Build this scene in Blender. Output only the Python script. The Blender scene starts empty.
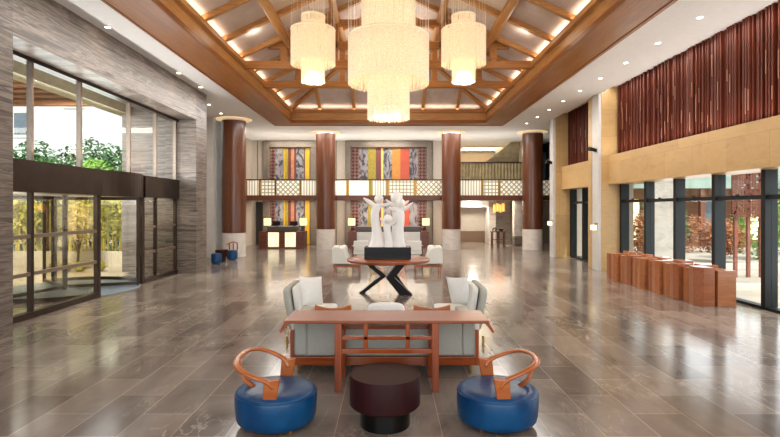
import bpy, bmesh, math, random
from mathutils import Vector, Matrix
R = random.Random(7)
PI = math.pi
S = bpy.context.scene
COL = S.collection

# ------------------------------------------------------------------ materials
def lin(h):
    h = h.lstrip('#')
    v = [int(h[i:i+2], 16)/255 for i in (0, 2, 4)]
    return tuple((c/12.92 if c <= .04045 else ((c+.055)/1.055)**2.4) for c in v) + (1,)
M = {}
def new(name):
    m = bpy.data.materials.new(name); m.use_nodes = True
    nt = m.node_tree; b = nt.nodes['Principled BSDF']
    M[name] = m
    return m, nt, b
def coords(nt, scale=(1, 1, 1), rot=(0, 0, 0)):
    tc = nt.nodes.new('ShaderNodeTexCoord'); mp = nt.nodes.new('ShaderNodeMapping')
    mp.inputs['Scale'].default_value = scale; mp.inputs['Rotation'].default_value = rot
    nt.links.new(tc.outputs['Object'], mp.inputs['Vector'])
    return mp.outputs['Vector']
def noise(nt, vec, scale, detail=4, rough=.55, dist=0):
    n = nt.nodes.new('ShaderNodeTexNoise')
    n.inputs['Scale'].default_value = scale; n.inputs['Detail'].default_value = detail
    n.inputs['Roughness'].default_value = rough; n.inputs['Distortion'].default_value = dist
    nt.links.new(vec, n.inputs['Vector'])
    return n.outputs['Fac']
def ramp(nt, fac, stops):
    r = nt.nodes.new('ShaderNodeValToRGB'); e = r.color_ramp.elements
    while len(e) < len(stops): e.new(.5)
    for k, (p, c) in enumerate(stops):
        e[k].position = p; e[k].color = lin(c) if isinstance(c, str) else c
    nt.links.new(fac, r.inputs['Fac'])
    return r.outputs['Color']
def mix(nt, a, b, fac=.5, mode='MIX'):
    x = nt.nodes.new('ShaderNodeMix'); x.data_type = 'RGBA'; x.blend_type = mode
    for s, v in (('A', a), ('B', b)):
        i = [q for q in x.inputs if q.name == s and q.type == 'RGBA'][0]
        if isinstance(v, tuple): i.default_value = v
        else: nt.links.new(v, i)
    f = x.inputs['Factor']
    if isinstance(fac, (int, float)): f.default_value = fac
    else: nt.links.new(fac, f)
    return [q for q in x.outputs if q.type == 'RGBA'][0]
def bump(nt, b, h, strength=.2, dist=.01):
    n = nt.nodes.new('ShaderNodeBump'); n.inputs['Strength'].default_value = strength; n.inputs['Distance'].default_value = dist
    nt.links.new(h, n.inputs['Height']); nt.links.new(n.outputs['Normal'], b.inputs['Normal'])
def plain(name, c, rough=.5, metal=0, var=.06, scale=8, emit=0, spec=.5, coat=0):
    m, nt, b = new(name)
    f = noise(nt, coords(nt), scale, 3)
    base = lin(c)
    lo = tuple(v*(1-var) for v in base[:3]) + (1,); hi = tuple(min(1, v*(1+var)) for v in base[:3]) + (1,)
    col = ramp(nt, f, [(.35, lo), (.65, hi)])
    nt.links.new(col, b.inputs['Base Color'])
    b.inputs['Roughness'].default_value = rough; b.inputs['Metallic'].default_value = metal
    b.inputs['Specular IOR Level'].default_value = spec
    b.inputs['Coat Weight'].default_value = coat
    if emit:
        nt.links.new(col, b.inputs['Emission Color']); b.inputs['Emission Strength'].default_value = emit
    return m
def wood(name, c1, c2, axis='X', rough=.35, sc=1.0, coat=0, spec=.5):
    m, nt, b = new(name)
    s = {'X': (.6, 9, 9), 'Y': (9, .6, 9), 'Z': (9, 9, .6)}[axis]
    v = coords(nt, tuple(k*sc for k in s))
    f = noise(nt, v, 2.2, 5, .6, .6)
    f2 = noise(nt, coords(nt, tuple(k*sc*.25 for k in s)), 1.4, 2)
    col = ramp(nt, f, [(.3, c1), (.7, c2)])
    col = mix(nt, col, mix(nt, col, (.75, .7, .65, 1), 1, 'MULTIPLY'), f2)
    nt.links.new(col, b.inputs['Base Color']); b.inputs['Roughness'].default_value = rough
    b.inputs['Coat Weight'].default_value = coat; b.inputs['Coat Roughness'].default_value = .1
    b.inputs['Specular IOR Level'].default_value = spec
    bump(nt, b, f, .08, .004)
    return m
def strata(name, cols, sc, rough=.35, joint=None, scale=1.6):
    m, nt, b = new(name)
    f = noise(nt, coords(nt, sc), scale, 7, .62, 1.2)
    f2 = noise(nt, coords(nt, tuple(k*.35 for k in sc)), scale, 3, .5)
    col = ramp(nt, f, [(p, c) for p, c in cols])
    col = mix(nt, col, mix(nt, col, (.72, .7, .68, 1), 1, 'MULTIPLY'), f2)
    if joint:
        br = nt.nodes.new('ShaderNodeTexBrick')
        tc = nt.nodes.new('ShaderNodeTexCoord'); sp = nt.nodes.new('ShaderNodeSeparateXYZ'); cb = nt.nodes.new('ShaderNodeCombineXYZ')
        nt.links.new(tc.outputs['Object'], sp.inputs[0])
        ad = nt.nodes.new('ShaderNodeMath'); nt.links.new(sp.outputs['X'], ad.inputs[0]); nt.links.new(sp.outputs['Y'], ad.inputs[1])
        nt.links.new(ad.outputs[0], cb.inputs['X']); nt.links.new(sp.outputs['Z'], cb.inputs['Y'])
        nt.links.new(cb.outputs[0], br.inputs['Vector'])
        br.inputs['Color1'].default_value = (1, 1, 1, 1); br.inputs['Color2'].default_value = (.86, .85, .84, 1)
        br.inputs['Mortar'].default_value = (.62, .6, .58, 1)
        br.inputs['Scale'].default_value = 1; br.inputs['Mortar Size'].default_value = .004
        br.inputs['Brick Width'].default_value = joint[0]; br.inputs['Row Height'].default_value = joint[1]
        col = mix(nt, col, br.outputs['Color'], 1, 'MULTIPLY')
    nt.links.new(col, b.inputs['Base Color']); b.inputs['Roughness'].default_value = rough
    return m

def floor_mat():
    m, nt, b = new('floor_marble')
    tc = nt.nodes.new('ShaderNodeTexCoord'); sp = nt.nodes.new('ShaderNodeSeparateXYZ'); cb = nt.nodes.new('ShaderNodeCombineXYZ')
    nt.links.new(tc.outputs['Object'], sp.inputs[0])
    nt.links.new(sp.outputs['Y'], cb.inputs['X']); nt.links.new(sp.outputs['X'], cb.inputs['Y'])
    br = nt.nodes.new('ShaderNodeTexBrick'); nt.links.new(cb.outputs[0], br.inputs['Vector'])
    br.inputs['Scale'].default_value = 1; br.inputs['Brick Width'].default_value = 1.0; br.inputs['Row Height'].default_value = .5
    br.inputs['Mortar Size'].default_value = .0045; br.inputs['Mortar Smooth'].default_value = .3
    br.inputs['Color1'].default_value = lin('#a0968d'); br.inputs['Color2'].default_value = lin('#7b716a')
    br.inputs['Mortar'].default_value = lin('#c8bdb0')
    v = coords(nt, (1, .45, 1), (0, 0, .5))
    f = noise(nt, v, 1.1, 7, .65, 1.5)
    cl = ramp(nt, f, [(.3, '#857d78'), (.5, '#cac3bc'), (.7, '#efe6dc')])
    col = mix(nt, br.outputs['Color'], cl, .75, 'MULTIPLY')
    # light veins
    f2 = noise(nt, coords(nt, (1.2, .5, 1), (0, 0, -.6)), 1.3, 8, .62, 2.2)
    vein = ramp(nt, f2, [(.485, (0, 0, 0, 1)), (.5, (1, 1, 1, 1)), (.515, (0, 0, 0, 1))])
    f3 = noise(nt, coords(nt, (1, 1, 1)), .8, 2)
    msk = ramp(nt, f3, [(.5, (0, 0, 0, 1)), (.66, (.6, .6, .6, 1))])
    vm = mix(nt, vein, msk, 1, 'MULTIPLY')
    col = mix(nt, col, lin('#c9bcae'), vm)
    nt.links.new(col, b.inputs['Base Color'])
    r = ramp(nt, f, [(.3, (.12, .12, .12, 1)), (.7, (.2, .2, .2, 1))])
    nt.links.new(r, b.inputs['Roughness'])
    b.inputs['Specular IOR Level'].default_value = .55
floor_mat()
strata('stone_grey', [(.34, '#423b36'), (.45, '#6b6059'), (.52, '#92867c'), (.57, '#5d544e'), (.68, '#7d7269')], (.35, .35, 6.5), .42, (2.4, .9))
strata('stone_lintel', [(.34, '#453d38'), (.45, '#73675f'), (.52, '#9a8d82'), (.57, '#635953'), (.68, '#84786e')], (.35, .35, 6.5), .38)
strata('stone_frame', [(.25, '#554d46'), (.5, '#756b61'), (.75, '#615850')], (2, 2, 5), .4)
strata('stone_gold', [(.25, '#c39c66'), (.5, '#d2ae78'), (.75, '#c9a26b')], (1.0, 1.0, 2.2), .35, (1.2, .9))
strata('marble_white', [(.3, '#efe8e1'), (.5, '#e4dcd4'), (.7, '#d8cec5')], (1, 1, 1.6), .25)
strata('marble_grey', [(.3, '#b9b4ae'), (.5, '#d8d3cc'), (.7, '#e6e1da')], (1, 1, 2), .35)
plain('paint_white', '#f7f7f6', .7, var=.02)
plain('plaster_beige', '#b8aea3', .6, var=.04)
plain('pilaster', '#c4c0bc', .5, var=.05, scale=3)
plain('slot_grey', '#9c9c9c', .7)
wood('wood_coffer', '#8c5421', '#b07032', 'Y', .35)
wood('wood_coffer_x', '#8c5421', '#b07032', 'X', .35)
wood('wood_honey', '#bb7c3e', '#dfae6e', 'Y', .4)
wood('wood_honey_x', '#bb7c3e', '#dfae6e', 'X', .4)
wood('wood_beam', '#a86b31', '#c98c4a', 'X', .45)
wood('wood_column', '#572d18', '#724227', 'Z', .3, .7, coat=.15)
wood('wood_fascia', '#5b2c1b', '#74402a', 'X', .35)
wood('wood_slat', '#481a0c', '#6b2d19', 'Z', .55, spec=.25)
wood('wood_slat_light', '#7d4a36', '#99674f', 'Z', .45)
wood('wood_red', '#883a10', '#aa5420', 'X', .25, coat=.3)
wood('wood_red_z', '#883a10', '#aa5420', 'Z', .3, coat=.3)
wood('wood_red_y', '#883a10', '#aa5420', 'Y', .3, coat=.3)
wood('wood_table', '#7e3b16', '#9c5026', 'X', .32, coat=.1)
wood('wood_bent', '#a04f1c', '#bf6c2d', 'X', .25, .6, coat=.4)
wood('wood_block', '#955630', '#b97645', 'X', .3, 1.4, coat=.3)
wood('wood_block_dark', '#87492a', '#a9653b', 'X', .3, 1.4, coat=.3)
wood('wood_drum', '#260d10', '#361416', 'Z', .5, spec=.15)
wood('wood_out', '#7a4b2c', '#9b6a44', 'X', .6)
plain('block_top_glare', '#c97b52', .08, var=.1, coat=.8)
plain('base_black', '#080707', .3, spec=.3)
plain('plinth_black', '#050608', .25, spec=.3)
plain('leg_black', '#060606', .35, spec=.3)
plain('sculpture_white', '#f2f2f0', .35, var=.01)
m, nt, b = new('leather_blue')
f = noise(nt, coords(nt), 3.0, 4); f2 = noise(nt, coords(nt), 60, 3)
nt.links.new(ramp(nt, f, [(.35, '#04335c'), (.65, '#084876')]), b.inputs['Base Color'])
b.inputs['Roughness'].default_value = .33; b.inputs['Specular IOR Level'].default_value = .35; bump(nt, b, f, .5, .03)
plain('fabric_white', '#d9d9d3', .85, var=.04, scale=30)
plain('fabric_grey', '#a9aaa1', .85, var=.04, scale=30)
plain('fabric_pillow', '#e4e4e0', .9, var=.04, scale=40)
plain('brass', '#b08b45', .3, 1)
plain('bronze', '#42362f', .32, .75, var=.12, scale=3)
plain('bronze_light', '#8c7c6f', .35, .6)
plain('frame_dark', '#101517', .45, 0, spec=.3)
plain('steel', '#8b8d8e', .3, .8)
plain('black_metal', '#101010', .4, .5)
plain('mat_blue', '#7c8a96', .9, var=.1, scale=40)
plain('marble_backlit', '#efe3c0', .4, var=.12, scale=2.5, emit=.55)
plain('desk_white', '#d8d6d2', .4, var=.06, scale=2)
plain('counter_dark', '#4b4643', .3)
plain('lamp_shade', '#ffe0a8', .8, var=.02, emit=.7)
plain('sconce_lit', '#ffe9b8', .8, var=.02, emit=1.8)
plain('glow_warm', '#ffe2b0', .8, var=.01, emit=1.6)
plain('halo', '#ffdfae', .8, var=.01, emit=.35)
plain('glow_amber', '#ff9d4d', .8, var=.1, emit=.9)
plain('downlight', '#fff0d2', .8, var=.01, emit=9)
plain('crystal', '#f6e0c0', .4, var=.2, scale=55, emit=.25)
plain('crystal_core', '#f4e0c4', .6, var=.05, scale=5, emit=.3)
plain('thread', '#e9ddca', .4, emit=.12)
plain('foliage', '#35682a', .6, var=.45, scale=2.5)
plain('foliage_light', '#74a23c', .6, var=.45, scale=2.5)
plain('foliage_yellow', '#c3c35a', .6, var=.35, scale=2.5)
plain('foliage_orange', '#a5683c', .6, var=.4, scale=2.5)
plain('foliage_pale', '#dccf9e', .7, var=.25, scale=3)
plain('bamboo', '#c4bb5c', .5, var=.25)
plain('bark', '#5d4a38', .8)
plain('ground_out', '#b9b1a4', .8, var=.12, scale=1)
plain('kerb', '#d9d5cc', .7)
plain('wall_out', '#dedfdf', .7, var=.02)
plain('canopy_beige', '#a79c80', .6, var=.1)
plain('roof_out', '#9fb5aa', .6, var=.15, scale=1)
plain('lattice_red', '#9a5f50', .55, var=.1)
plain('window_out', '#66727c', .2)
plain('grey_panel', '#a79e92', .5)
plain('brown_panel', '#6b5442', .4)
plain('dark_void', '#1b1a1c', .5)
plain('curtain_gold', '#8d7f60', .6, var=.2, scale=3)
plain('curtain_white', '#cfcfd0', .8)
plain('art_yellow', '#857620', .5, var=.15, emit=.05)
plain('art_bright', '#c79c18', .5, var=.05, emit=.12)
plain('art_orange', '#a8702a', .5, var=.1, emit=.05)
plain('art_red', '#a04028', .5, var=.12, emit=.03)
plain('art_copper', '#a86a4a', .4, var=.2)
plain('art_maroon', '#5f2a28', .5, var=.1)
plain('paint_pink', '#e2d3c6', .7, var=.05, scale=2)
m, nt, b = new('roof_panel')
f = noise(nt, coords(nt, (1, 1, 1)), 90, 2); f2 = noise(nt, coords(nt), 1.2, 3)
nt.links.new(mix(nt, ramp(nt, f, [(.3, '#c9b9b2'), (.7, '#eee4df')]), ramp(nt, f2, [(.3, '#d9c9c0'), (.7, '#ffffff')]), .8, 'MULTIPLY'), b.inputs['Base Color'])
b.inputs['Roughness'].default_value = .55
m, nt, b = new('art_grey')
f = noise(nt, coords(nt, (2.2, 2.2, 1.1)), 1.5, 5, .6, 1.5)
nt.links.new(ramp(nt, f, [(.42, '#24252e'), (.5, '#77737a'), (.62, '#8d878b')]), b.inputs['Base Color']); b.inputs['Roughness'].default_value = .5
m, nt, b = new('lattice_art')
v = coords(nt, (1, 1, 1), (0, PI/4, 0))
ck = nt.nodes.new('ShaderNodeTexChecker'); nt.links.new(v, ck.inputs['Vector']); ck.inputs['Scale'].default_value = 7
ck.inputs['Color1'].default_value = lin('#3d1714'); ck.inputs['Color2'].default_value = lin('#8c6a5f')
nt.links.new(ck.outputs['Color'], b.inputs['Base Color'])
def pattern_panel(name, kind):
    m, nt, b = new(name)
    v = coords(nt, (1, 1, 1), (0, PI/4 if kind == 'diamond' else 0, 0))
    sp = nt.nodes.new('ShaderNodeSeparateXYZ'); nt.links.new(v, sp.inputs[0])
    def lines(axis, freq, width):
        a = nt.nodes.new('ShaderNodeMath'); a.operation = 'MULTIPLY'; a.inputs[1].default_value = freq; nt.links.new(sp.outputs[axis], a.inputs[0])
        c = nt.nodes.new('ShaderNodeMath'); c.operation = 'FRACT'; nt.links.new(a.outputs[0], c.inputs[0])
        d = nt.nodes.new('ShaderNodeMath'); d.operation = 'LESS_THAN'; d.inputs[1].default_value = width; nt.links.new(c.outputs[0], d.inputs[0])
        return d.outputs[0]
    a = lines('X', 5.4 if kind != 'bar' else 7, .3); c = lines('Z', 5.4, .3)
    mx = nt.nodes.new('ShaderNodeMath'); mx.operation = 'MAXIMUM'; nt.links.new(a, mx.inputs[0])
    if kind == 'bar': mx.inputs[1].default_value = 0
    else: nt.links.new(c, mx.inputs[1])
    col = mix(nt, lin('#efe8d6'), lin('#9b937a'), mx.outputs[0])
    nt.links.new(col, b.inputs['Base Color']); nt.links.new(col, b.inputs['Emission Color']); b.inputs['Emission Strength'].default_value = .2
for k in ('bar', 'grid', 'diamond'): pattern_panel('glow_' + k, k)
plain('glow_plain', '#f6f4ea', .5, var=.02, emit=.3)

def glass(name, tint, refl=.9):
    m, nt, b = new(name)
    nt.nodes.remove(b)
    out = nt.nodes['Material Output']
    t = nt.nodes.new('ShaderNodeBsdfTransparent'); t.inputs[0].default_value = tint
    g = nt.nodes.new('ShaderNodeBsdfGlossy'); g.inputs['Roughness'].default_value = .02; g.inputs['Color'].default_value = (refl,)*3 + (1,)
    lw = nt.nodes.new('ShaderNodeLayerWeight'); lw.inputs['Blend'].default_value = .5
    pw = nt.nodes.new('ShaderNodeMath'); pw.operation = 'POWER'; pw.inputs[1].default_value = 5; nt.links.new(lw.outputs['Facing'], pw.inputs[0])
    fr = nt.nodes.new('ShaderNodeMath'); fr.operation = 'MULTIPLY_ADD'; fr.inputs[1].default_value = .3; fr.inputs[2].default_value = .03; nt.links.new(pw.outputs[0], fr.inputs[0])
    mx = nt.nodes.new('ShaderNodeMixShader'); nt.links.new(fr.outputs[0], mx.inputs[0])
    nt.links.new(t.outputs[0], mx.inputs[1]); nt.links.new(g.outputs[0], mx.inputs[2]); nt.links.new(mx.outputs[0], out.inputs[0])
glass('glass', (.93, .95, .94, 1)); glass('glass_bronze', (.95, .93, .87, 1))

# ------------------------------------------------------------------ mesh helpers
class MB:
    def __init__(s): s.v = []; s.f = []
    def add(s, vs, fs):
        o = len(s.v); s.v += [tuple(v) for v in vs]; s.f += [tuple(i+o for i in f) for f in fs]; return s
    def box(s, x0, x1, y0, y1, z0, z1):
        x0, x1 = min(x0, x1), max(x0, x1); y0, y1 = min(y0, y1), max(y0, y1); z0, z1 = min(z0, z1), max(z0, z1)
        return s.add([(x0,y0,z0),(x1,y0,z0),(x1,y1,z0),(x0,y1,z0),(x0,y0,z1),(x1,y0,z1),(x1,y1,z1),(x0,y1,z1)],
                     [(0,3,2,1),(4,5,6,7),(0,1,5,4),(1,2,6,5),(2,3,7,6),(3,0,4,7)])
    def bar(s, a, b, w, h, up=(0,0,1)):      # rectangular bar from a to b
        a, b = Vector(a), Vector(b); d = (b-a).normalized(); u = Vector(up)
        sx = d.cross(u).normalized(); uu = sx.cross(d).normalized()
        P = [p + sx*i*w/2 + uu*j*h/2 for p in (a, b) for i, j in ((-1,-1),(1,-1),(1,1),(-1,1))]
        return s.add(P, [(0,1,2,3),(7,6,5,4),(0,4,5,1),(1,5,6,2),(2,6,7,3),(3,7,4,0)])
    def prism(s, pts, z0, z1):
        n = len(pts)
        return s.add([(x,y,z0) for x,y in pts]+[(x,y,z1) for x,y in pts],
                     [tuple(reversed(range(n))), tuple(range(n,2*n))]+[(i,(i+1)%n,(i+1)%n+n,i+n) for i in range(n)])
    def prism_y(s, pts, y0, y1):             # outline in x,z extruded along y
        n = len(pts)
        return s.add([(x,y0,z) for x,z in pts]+[(x,y1,z) for x,z in pts],
                     [tuple(range(n)), tuple(reversed(range(n,2*n)))]+[(i,i+n,(i+1)%n+n,(i+1)%n) for i in range(n)])
    def lathe(s, c, prof, n=32, sx=1, sy=1):  # prof: (r,z) from bottom to top
        cx, cy = c; V = []; F = []
        for r, z in prof:
            for k in range(n):
                a = 2*PI*k/n; V.append((cx+r*sx*math.cos(a), cy+r*sy*math.sin(a), z))
        for j in range(len(prof)-1):
            for k in range(n):
                F.append((j*n+k, j*n+(k+1)%n, (j+1)*n+(k+1)%n, (j+1)*n+k))
        F.append(tuple(reversed(range(n)))); F.append(tuple(range((len(prof)-1)*n, len(prof)*n)))
        return s.add(V, F)
    def tube(s, pts, radii, n=10, flat=None, ref=(0,0,1)):
        pts = [Vector(p) for p in pts]; V = []; F = []
        if not isinstance(radii, (list, tuple)): radii = [radii]*len(pts)
        for i, p in enumerate(pts):
            d = (pts[min(i+1,len(pts)-1)] - pts[max(i-1,0)]).normalized()
            u = Vector(ref)
            if abs(d.dot(u)) > .95: u = Vector((0,1,0)) if abs(d.y) < .9 else Vector((1,0,0))
            a = d.cross(u).normalized(); b = a.cross(d).normalized()
            r = radii[i]; ra, rb = r if isinstance(r, tuple) else (r, r)
            for k in range(n):
                t = 2*PI*k/n; V.append(p + a*ra*math.cos(t) + b*rb*math.sin(t))
        for j in range(len(pts)-1):
            for k in range(n): F.append((j*n+k, j*n+(k+1)%n, (j+1)*n+(k+1)%n, (j+1)*n+k))
        F.append(tuple(reversed(range(n)))); F.append(tuple(range((len(pts)-1)*n, len(pts)*n)))
        return s.add(V, F)
    def ball(s, c, r, n=16, sq=(1,1,1)):
        m = n//2; V = [(c[0],c[1],c[2]-r*sq[2])]; F = []
        for j in range(1, m):
            a = PI*j/m
            for k in range(n):
                t = 2*PI*k/n; V.append((c[0]+r*sq[0]*math.sin(a)*math.cos(t), c[1]+r*sq[1]*math.sin(a)*math.sin(t), c[2]-r*sq[2]*math.cos(a)))
        V.append((c[0],c[1],c[2]+r*sq[2]))
        for k in range(n):
            F.append((0, 1+(k+1)%n, 1+k)); F.append((len(V)-1, 1+(m-2)*n+k, 1+(m-2)*n+(k+1)%n))
        for j in range(m-2):
            for k in range(n):
                o = 1+j*n; F.append((o+k, o+(k+1)%n, o+n+(k+1)%n, o+n+k))
        return s.add(V, F)
    def cushion(s, x0, x1, y0, y1, z0, z1, puff=.3, n=10, e=.35):   # superellipsoid box
        c = ((x0+x1)/2,(y0+y1)/2,(z0+z1)/2); h = ((x1-x0)/2,(y1-y0)/2,(z1-z0)/2)
        V = []; F = []; N = 24; m = 12
        def sg(v, p): return math.copysign(abs(v)**p, v)
        V.append((c[0],c[1],c[2]-h[2]))
        for j in range(1, m):
            a = -PI/2 + PI*j/m
            for k in range(N):
                t = 2*PI*k/N
                V.append((c[0]+h[0]*sg(math.cos(a),e)*sg(math.cos(t),e), c[1]+h[1]*sg(math.cos(a),e)*sg(math.sin(t),e), c[2]+h[2]*sg(math.sin(a),e)))
        V.append((c[0],c[1],c[2]+h[2]))
        for k in range(N):
            F.append((0,1+(k+1)%N,1+k)); F.append((len(V)-1,1+(m-2)*N+k,1+(m-2)*N+(k+1)%N))
        for j in range(m-2):
            for k in range(N):
                o = 1+j*N; F.append((o+k,o+(k+1)%N,o+N+(k+1)%N,o+N+k))
        return s.add(V, F)
    def leaves(s, c, rad, n, size, shell=.55):
        for _ in range(n):
            d = Vector((R.gauss(0,1),R.gauss(0,1),R.gauss(0,1))).normalized() * (shell+(1-shell)*R.random())
            p = Vector(c) + Vector((d.x*rad[0], d.y*rad[1], d.z*rad[2]))
            a = Vector((R.gauss(0,1),R.gauss(0,1),R.gauss(0,.6))).normalized(); b = a.orthogonal().normalized()
            z = size*(.6+.8*R.random())
            s.add([p-a*z*.5, p+b*z*.28, p+a*z*.5, p-b*z*.28], [(0,1,2,3)])
        return s
    def xform(s, mat):
        s.v = [tuple(mat @ Vector(v)) for v in s.v]; return s
    def build(s, name, mat, parent=None, loc=None, bevel=0, smooth=False, segs=2):
        if parent is not None: o0 = WL[parent.name]
        elif loc is not None: o0 = Vector(loc)
        else:
            xs, ys, zs = zip(*s.v)
            o0 = Vector(((min(xs)+max(xs))/2, (min(ys)+max(ys))/2, min(zs)))
        me = bpy.data.meshes.new(name)
        me.from_pydata([tuple(Vector(v)-o0) for v in s.v], [], s.f); me.update()
        me.materials.append(M[mat])
        ob = bpy.data.objects.new(name, me); COL.objects.link(ob)
        if parent is not None: ob.parent = parent
        else: ob.location = o0
        WL[ob.name] = o0
        if bevel:
            bv = ob.modifiers.new('Bevel', 'BEVEL'); bv.width = bevel; bv.segments = segs; bv.limit_method = 'ANGLE'; bv.angle_limit = .7
        if smooth:
            me.polygons.foreach_set('use_smooth', [True]*len(me.polygons))
            if bevel == 0 and smooth == 'auto':
                for e in me.edges: pass
                try: me.set_sharp_from_angle(angle=.7)
                except Exception: pass
        return ob
WL = {}
def B(*a): return MB().box(*a)
def thing(name, label, cat, loc, group=None, rz=0):
    o = bpy.data.objects.new(name, None); COL.objects.link(o); o.location = loc; o.rotation_euler = (0, 0, rz)
    o.empty_display_size = .1
    WL[o.name] = Vector(loc)
    o['label'] = label; o['category'] = cat
    if group: o['group'] = group
    return o
def struct(o, label=None):
    o['kind'] = 'structure'
    if label: o['label'] = label
    return o
def sroot(name, loc):
    o = bpy.data.objects.new(name, None); COL.objects.link(o); o.location = loc; WL[o.name] = Vector(loc); o['kind'] = 'structure'; return o
def tag(o, label, cat, group=None, kind=None):
    o['label'] = label; o['category'] = cat
    if group: o['group'] = group
    if kind: o['kind'] = kind
    return o
def dup(root, loc, rz=0, label=None, group=None):
    r = root.copy(); COL.objects.link(r); r.location = loc; r.rotation_euler = (0, 0, rz)
    if label: r['label'] = label
    if group: r['group'] = group
    for ch in [o for o in COL.objects if o.parent == root]:
        c = ch.copy(); COL.objects.link(c); c.parent = r
        for g in [o for o in COL.objects if o.parent == ch]:
            d = g.copy(); COL.objects.link(d); d.parent = c
    return r

# ------------------------------------------------------------------ camera
cam = bpy.data.cameras.new('camera'); co = bpy.data.objects.new('camera', cam); COL.objects.link(co)
co.location = (0, 0, 2.1); co.rotation_euler = (PI/2, 0, 0)
cam.sensor_width = 36; cam.lens = 490/780*36; cam.shift_x = 1.5/780; cam.shift_y = -10.5/780
cam.clip_start = .05; cam.clip_end = 400
S.camera = co
HC = 5.95

# ------------------------------------------------------------------ shell
struct(B(-6.86, 7.85, -3, 34.5, -.15, 0).build('floor', 'floor_marble', loc=(0, 0, 0)))
struct(B(-7.8, -6.861, 16.7, 34.5, -.15, 0).build('floor', 'floor_marble', loc=(0, 0, 0)))
struct(B(7.851, 9.5, 21.6, 34.5, -.15, 0).build('floor', 'floor_marble', loc=(0, 0, 0)))
# white ceiling round the timber coffer
mb = MB()
mb.box(-8.0, -5.27, -3, 28.2, HC, HC+.25)
mb.box(5.33, 7.13, -3, 28.2, HC, HC+.25)
mb.box(-5.27, 5.33, 22.7, 28.2, HC, HC+.25)
mb.box(-5.27, 5.33, -3, 1.3, HC, HC+.25)
mb.box(7.13, 8.3, -3, 21.7, HC+.2, HC+.45)
mb.box(7.13, 9.5, 21.7, 28.2, HC, HC+.25)
mb.box(3.6, 9.5, 28.2, 30.6, HC, HC+.25); mb.box(7.6, 9.5, 30.6, 34.8, HC, HC+.25); mb.box(3.6, 4.6, 30.6, 34.8, HC, HC+.25)
mb.box(4.6, 7.6, 30.6, 34.8, HC+.25, HC+.5)
struct(mb.build('ceiling', 'paint_white'))
# left wall of grey travertine with the glazed opening
for q in ((-7.2, -6.2, -3, 8.09, 0, HC), (-7.2, -6.2, 15.8, 16.7, 0, HC), (-8.7, -7.2, 16.0, 16.7, 0, HC)):
    struct(B(*q).build('wall_left', 'stone_grey', loc=(0, 0, 0)))
struct(B(-7.2, -6.2, 8.09, 15.8, 4.95, HC).build('wall_left', 'stone_lintel', loc=(0, 0, 0)))
mb = MB()
mb.box(-8.1, -7.8, 16.7, 21.05, 0, HC); mb.box(-8.1, -7.8, 22.5, 34, 0, HC); mb.box(-8.1, -7.8, 21.05, 22.5, 0, .3)
struct(mb.build('wall_left', 'plaster_beige', loc=(0, 0, 0)))
w = sroot('window_3', (-7.9, 21.8, .3))
B(-7.98, -7.95, 21.05, 22.5, .3, HC).build('pane', 'glass', w)
for y in (21.05, 21.75, 22.42): B(-8.02, -7.85, y, y+.08, .3, HC).build('mullion', 'steel', w)
for z in (1.9, 3.2, 4.9): B(-8.02, -7.88, 21.13, 22.42, z, z+.12).build('transom', 'steel', w)
for y in (20.75, 22.0):
    struct(B(-7.8, -7.42, y, y+.28, 0, HC).build('trim_1', 'pilaster'))
# back wall
mb = MB()
mb.box(-8.1, -6.85, 28, 28.2, 0, HC); mb.box(-6.85, -4.0, 28, 28.2, 5.55, HC); mb.box(-4.0, -2.25, 28, 28.2, 0, HC)
mb.box(-2.25, 2.25, 28, 28.2, 5.55, HC); mb.box(2.25, 3.7, 28, 28.2, 0, HC)
mb.box(-6.85, -4.0, 28.3, 28.4, 0, 5.6); mb.box(-2.25, 2.25, 28.3, 28.4, 0, 5.6)
struct(mb.build('wall_back', 'plaster_beige', loc=(0, 0, 0)))
mb = MB()
for x in (-8.0, -7.5, -7.0, -3.7, -3.0, 2.5, 3.1):
    mb.box(x, x+.04, 27.96, 28, 0, HC)
struct(mb.build('trim_2', 'stone_frame'))
# alcoves of coloured panels, framed in stone
def alcove(x0, x1, fw, panels, label, z0=0.0, z1=5.55):
    t = thing('art_panel_alcove', label, 'wall panel', ((x0+x1)/2, 28.1, 0))
    for q in ((x0-fw, x0, 27.8, 28.25, 0, z1+.35), (x1, x1+fw, 27.8, 28.25, 0, z1+.35), (x0, x1, 27.8, 28.25, z1, z1+.35)): B(*q).build('stone_surround', 'stone_frame', t, bevel=.02)
    for a, b, m, dy in panels:
        B(a, b, 28.05+dy, 28.15+dy, z0+.02, z1-.02).build('panel', m, t)
        if m in ('lattice_art',):
            q = MB(); k = 0
            zz = z0
            while zz < z1-.3:
                q.bar((a, 28.03+dy, zz), (b, 28.03+dy, zz+(b-a)), .02, .035, (0,1,0)); q.bar((b, 28.03+dy, zz), (a, 28.03+dy, zz+(b-a)), .02, .035, (0,1,0)); zz += .22
            q.build('lattice', 'art_maroon', t)
    return t
def X28(p): return (p-388.5)*28.1/490
seq = [(270.6,275.6,'lattice_art',-.05),(275.6,283.5,'art_grey',0),(283.5,285.4,'art_bright',.06),(285.4,288.2,'art_yellow',-.03),(288.2,291.2,'art_maroon',.05),(291.2,294.2,'art_copper',.0),(294.2,296.4,'art_maroon',.05),(296.4,304.2,'art_grey',0),(304.2,305.2,'art_maroon',.05),(305.2,309.6,'art_bright',.03),(309.6,311.2,'art_maroon',.05)]
alcove(X28(270.6), X28(311.2), .38, [(X28(a),X28(b),m,d) for a,b,m,d in seq], 'stone-framed alcove of grey, yellow and copper panels left of the second column')
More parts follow.
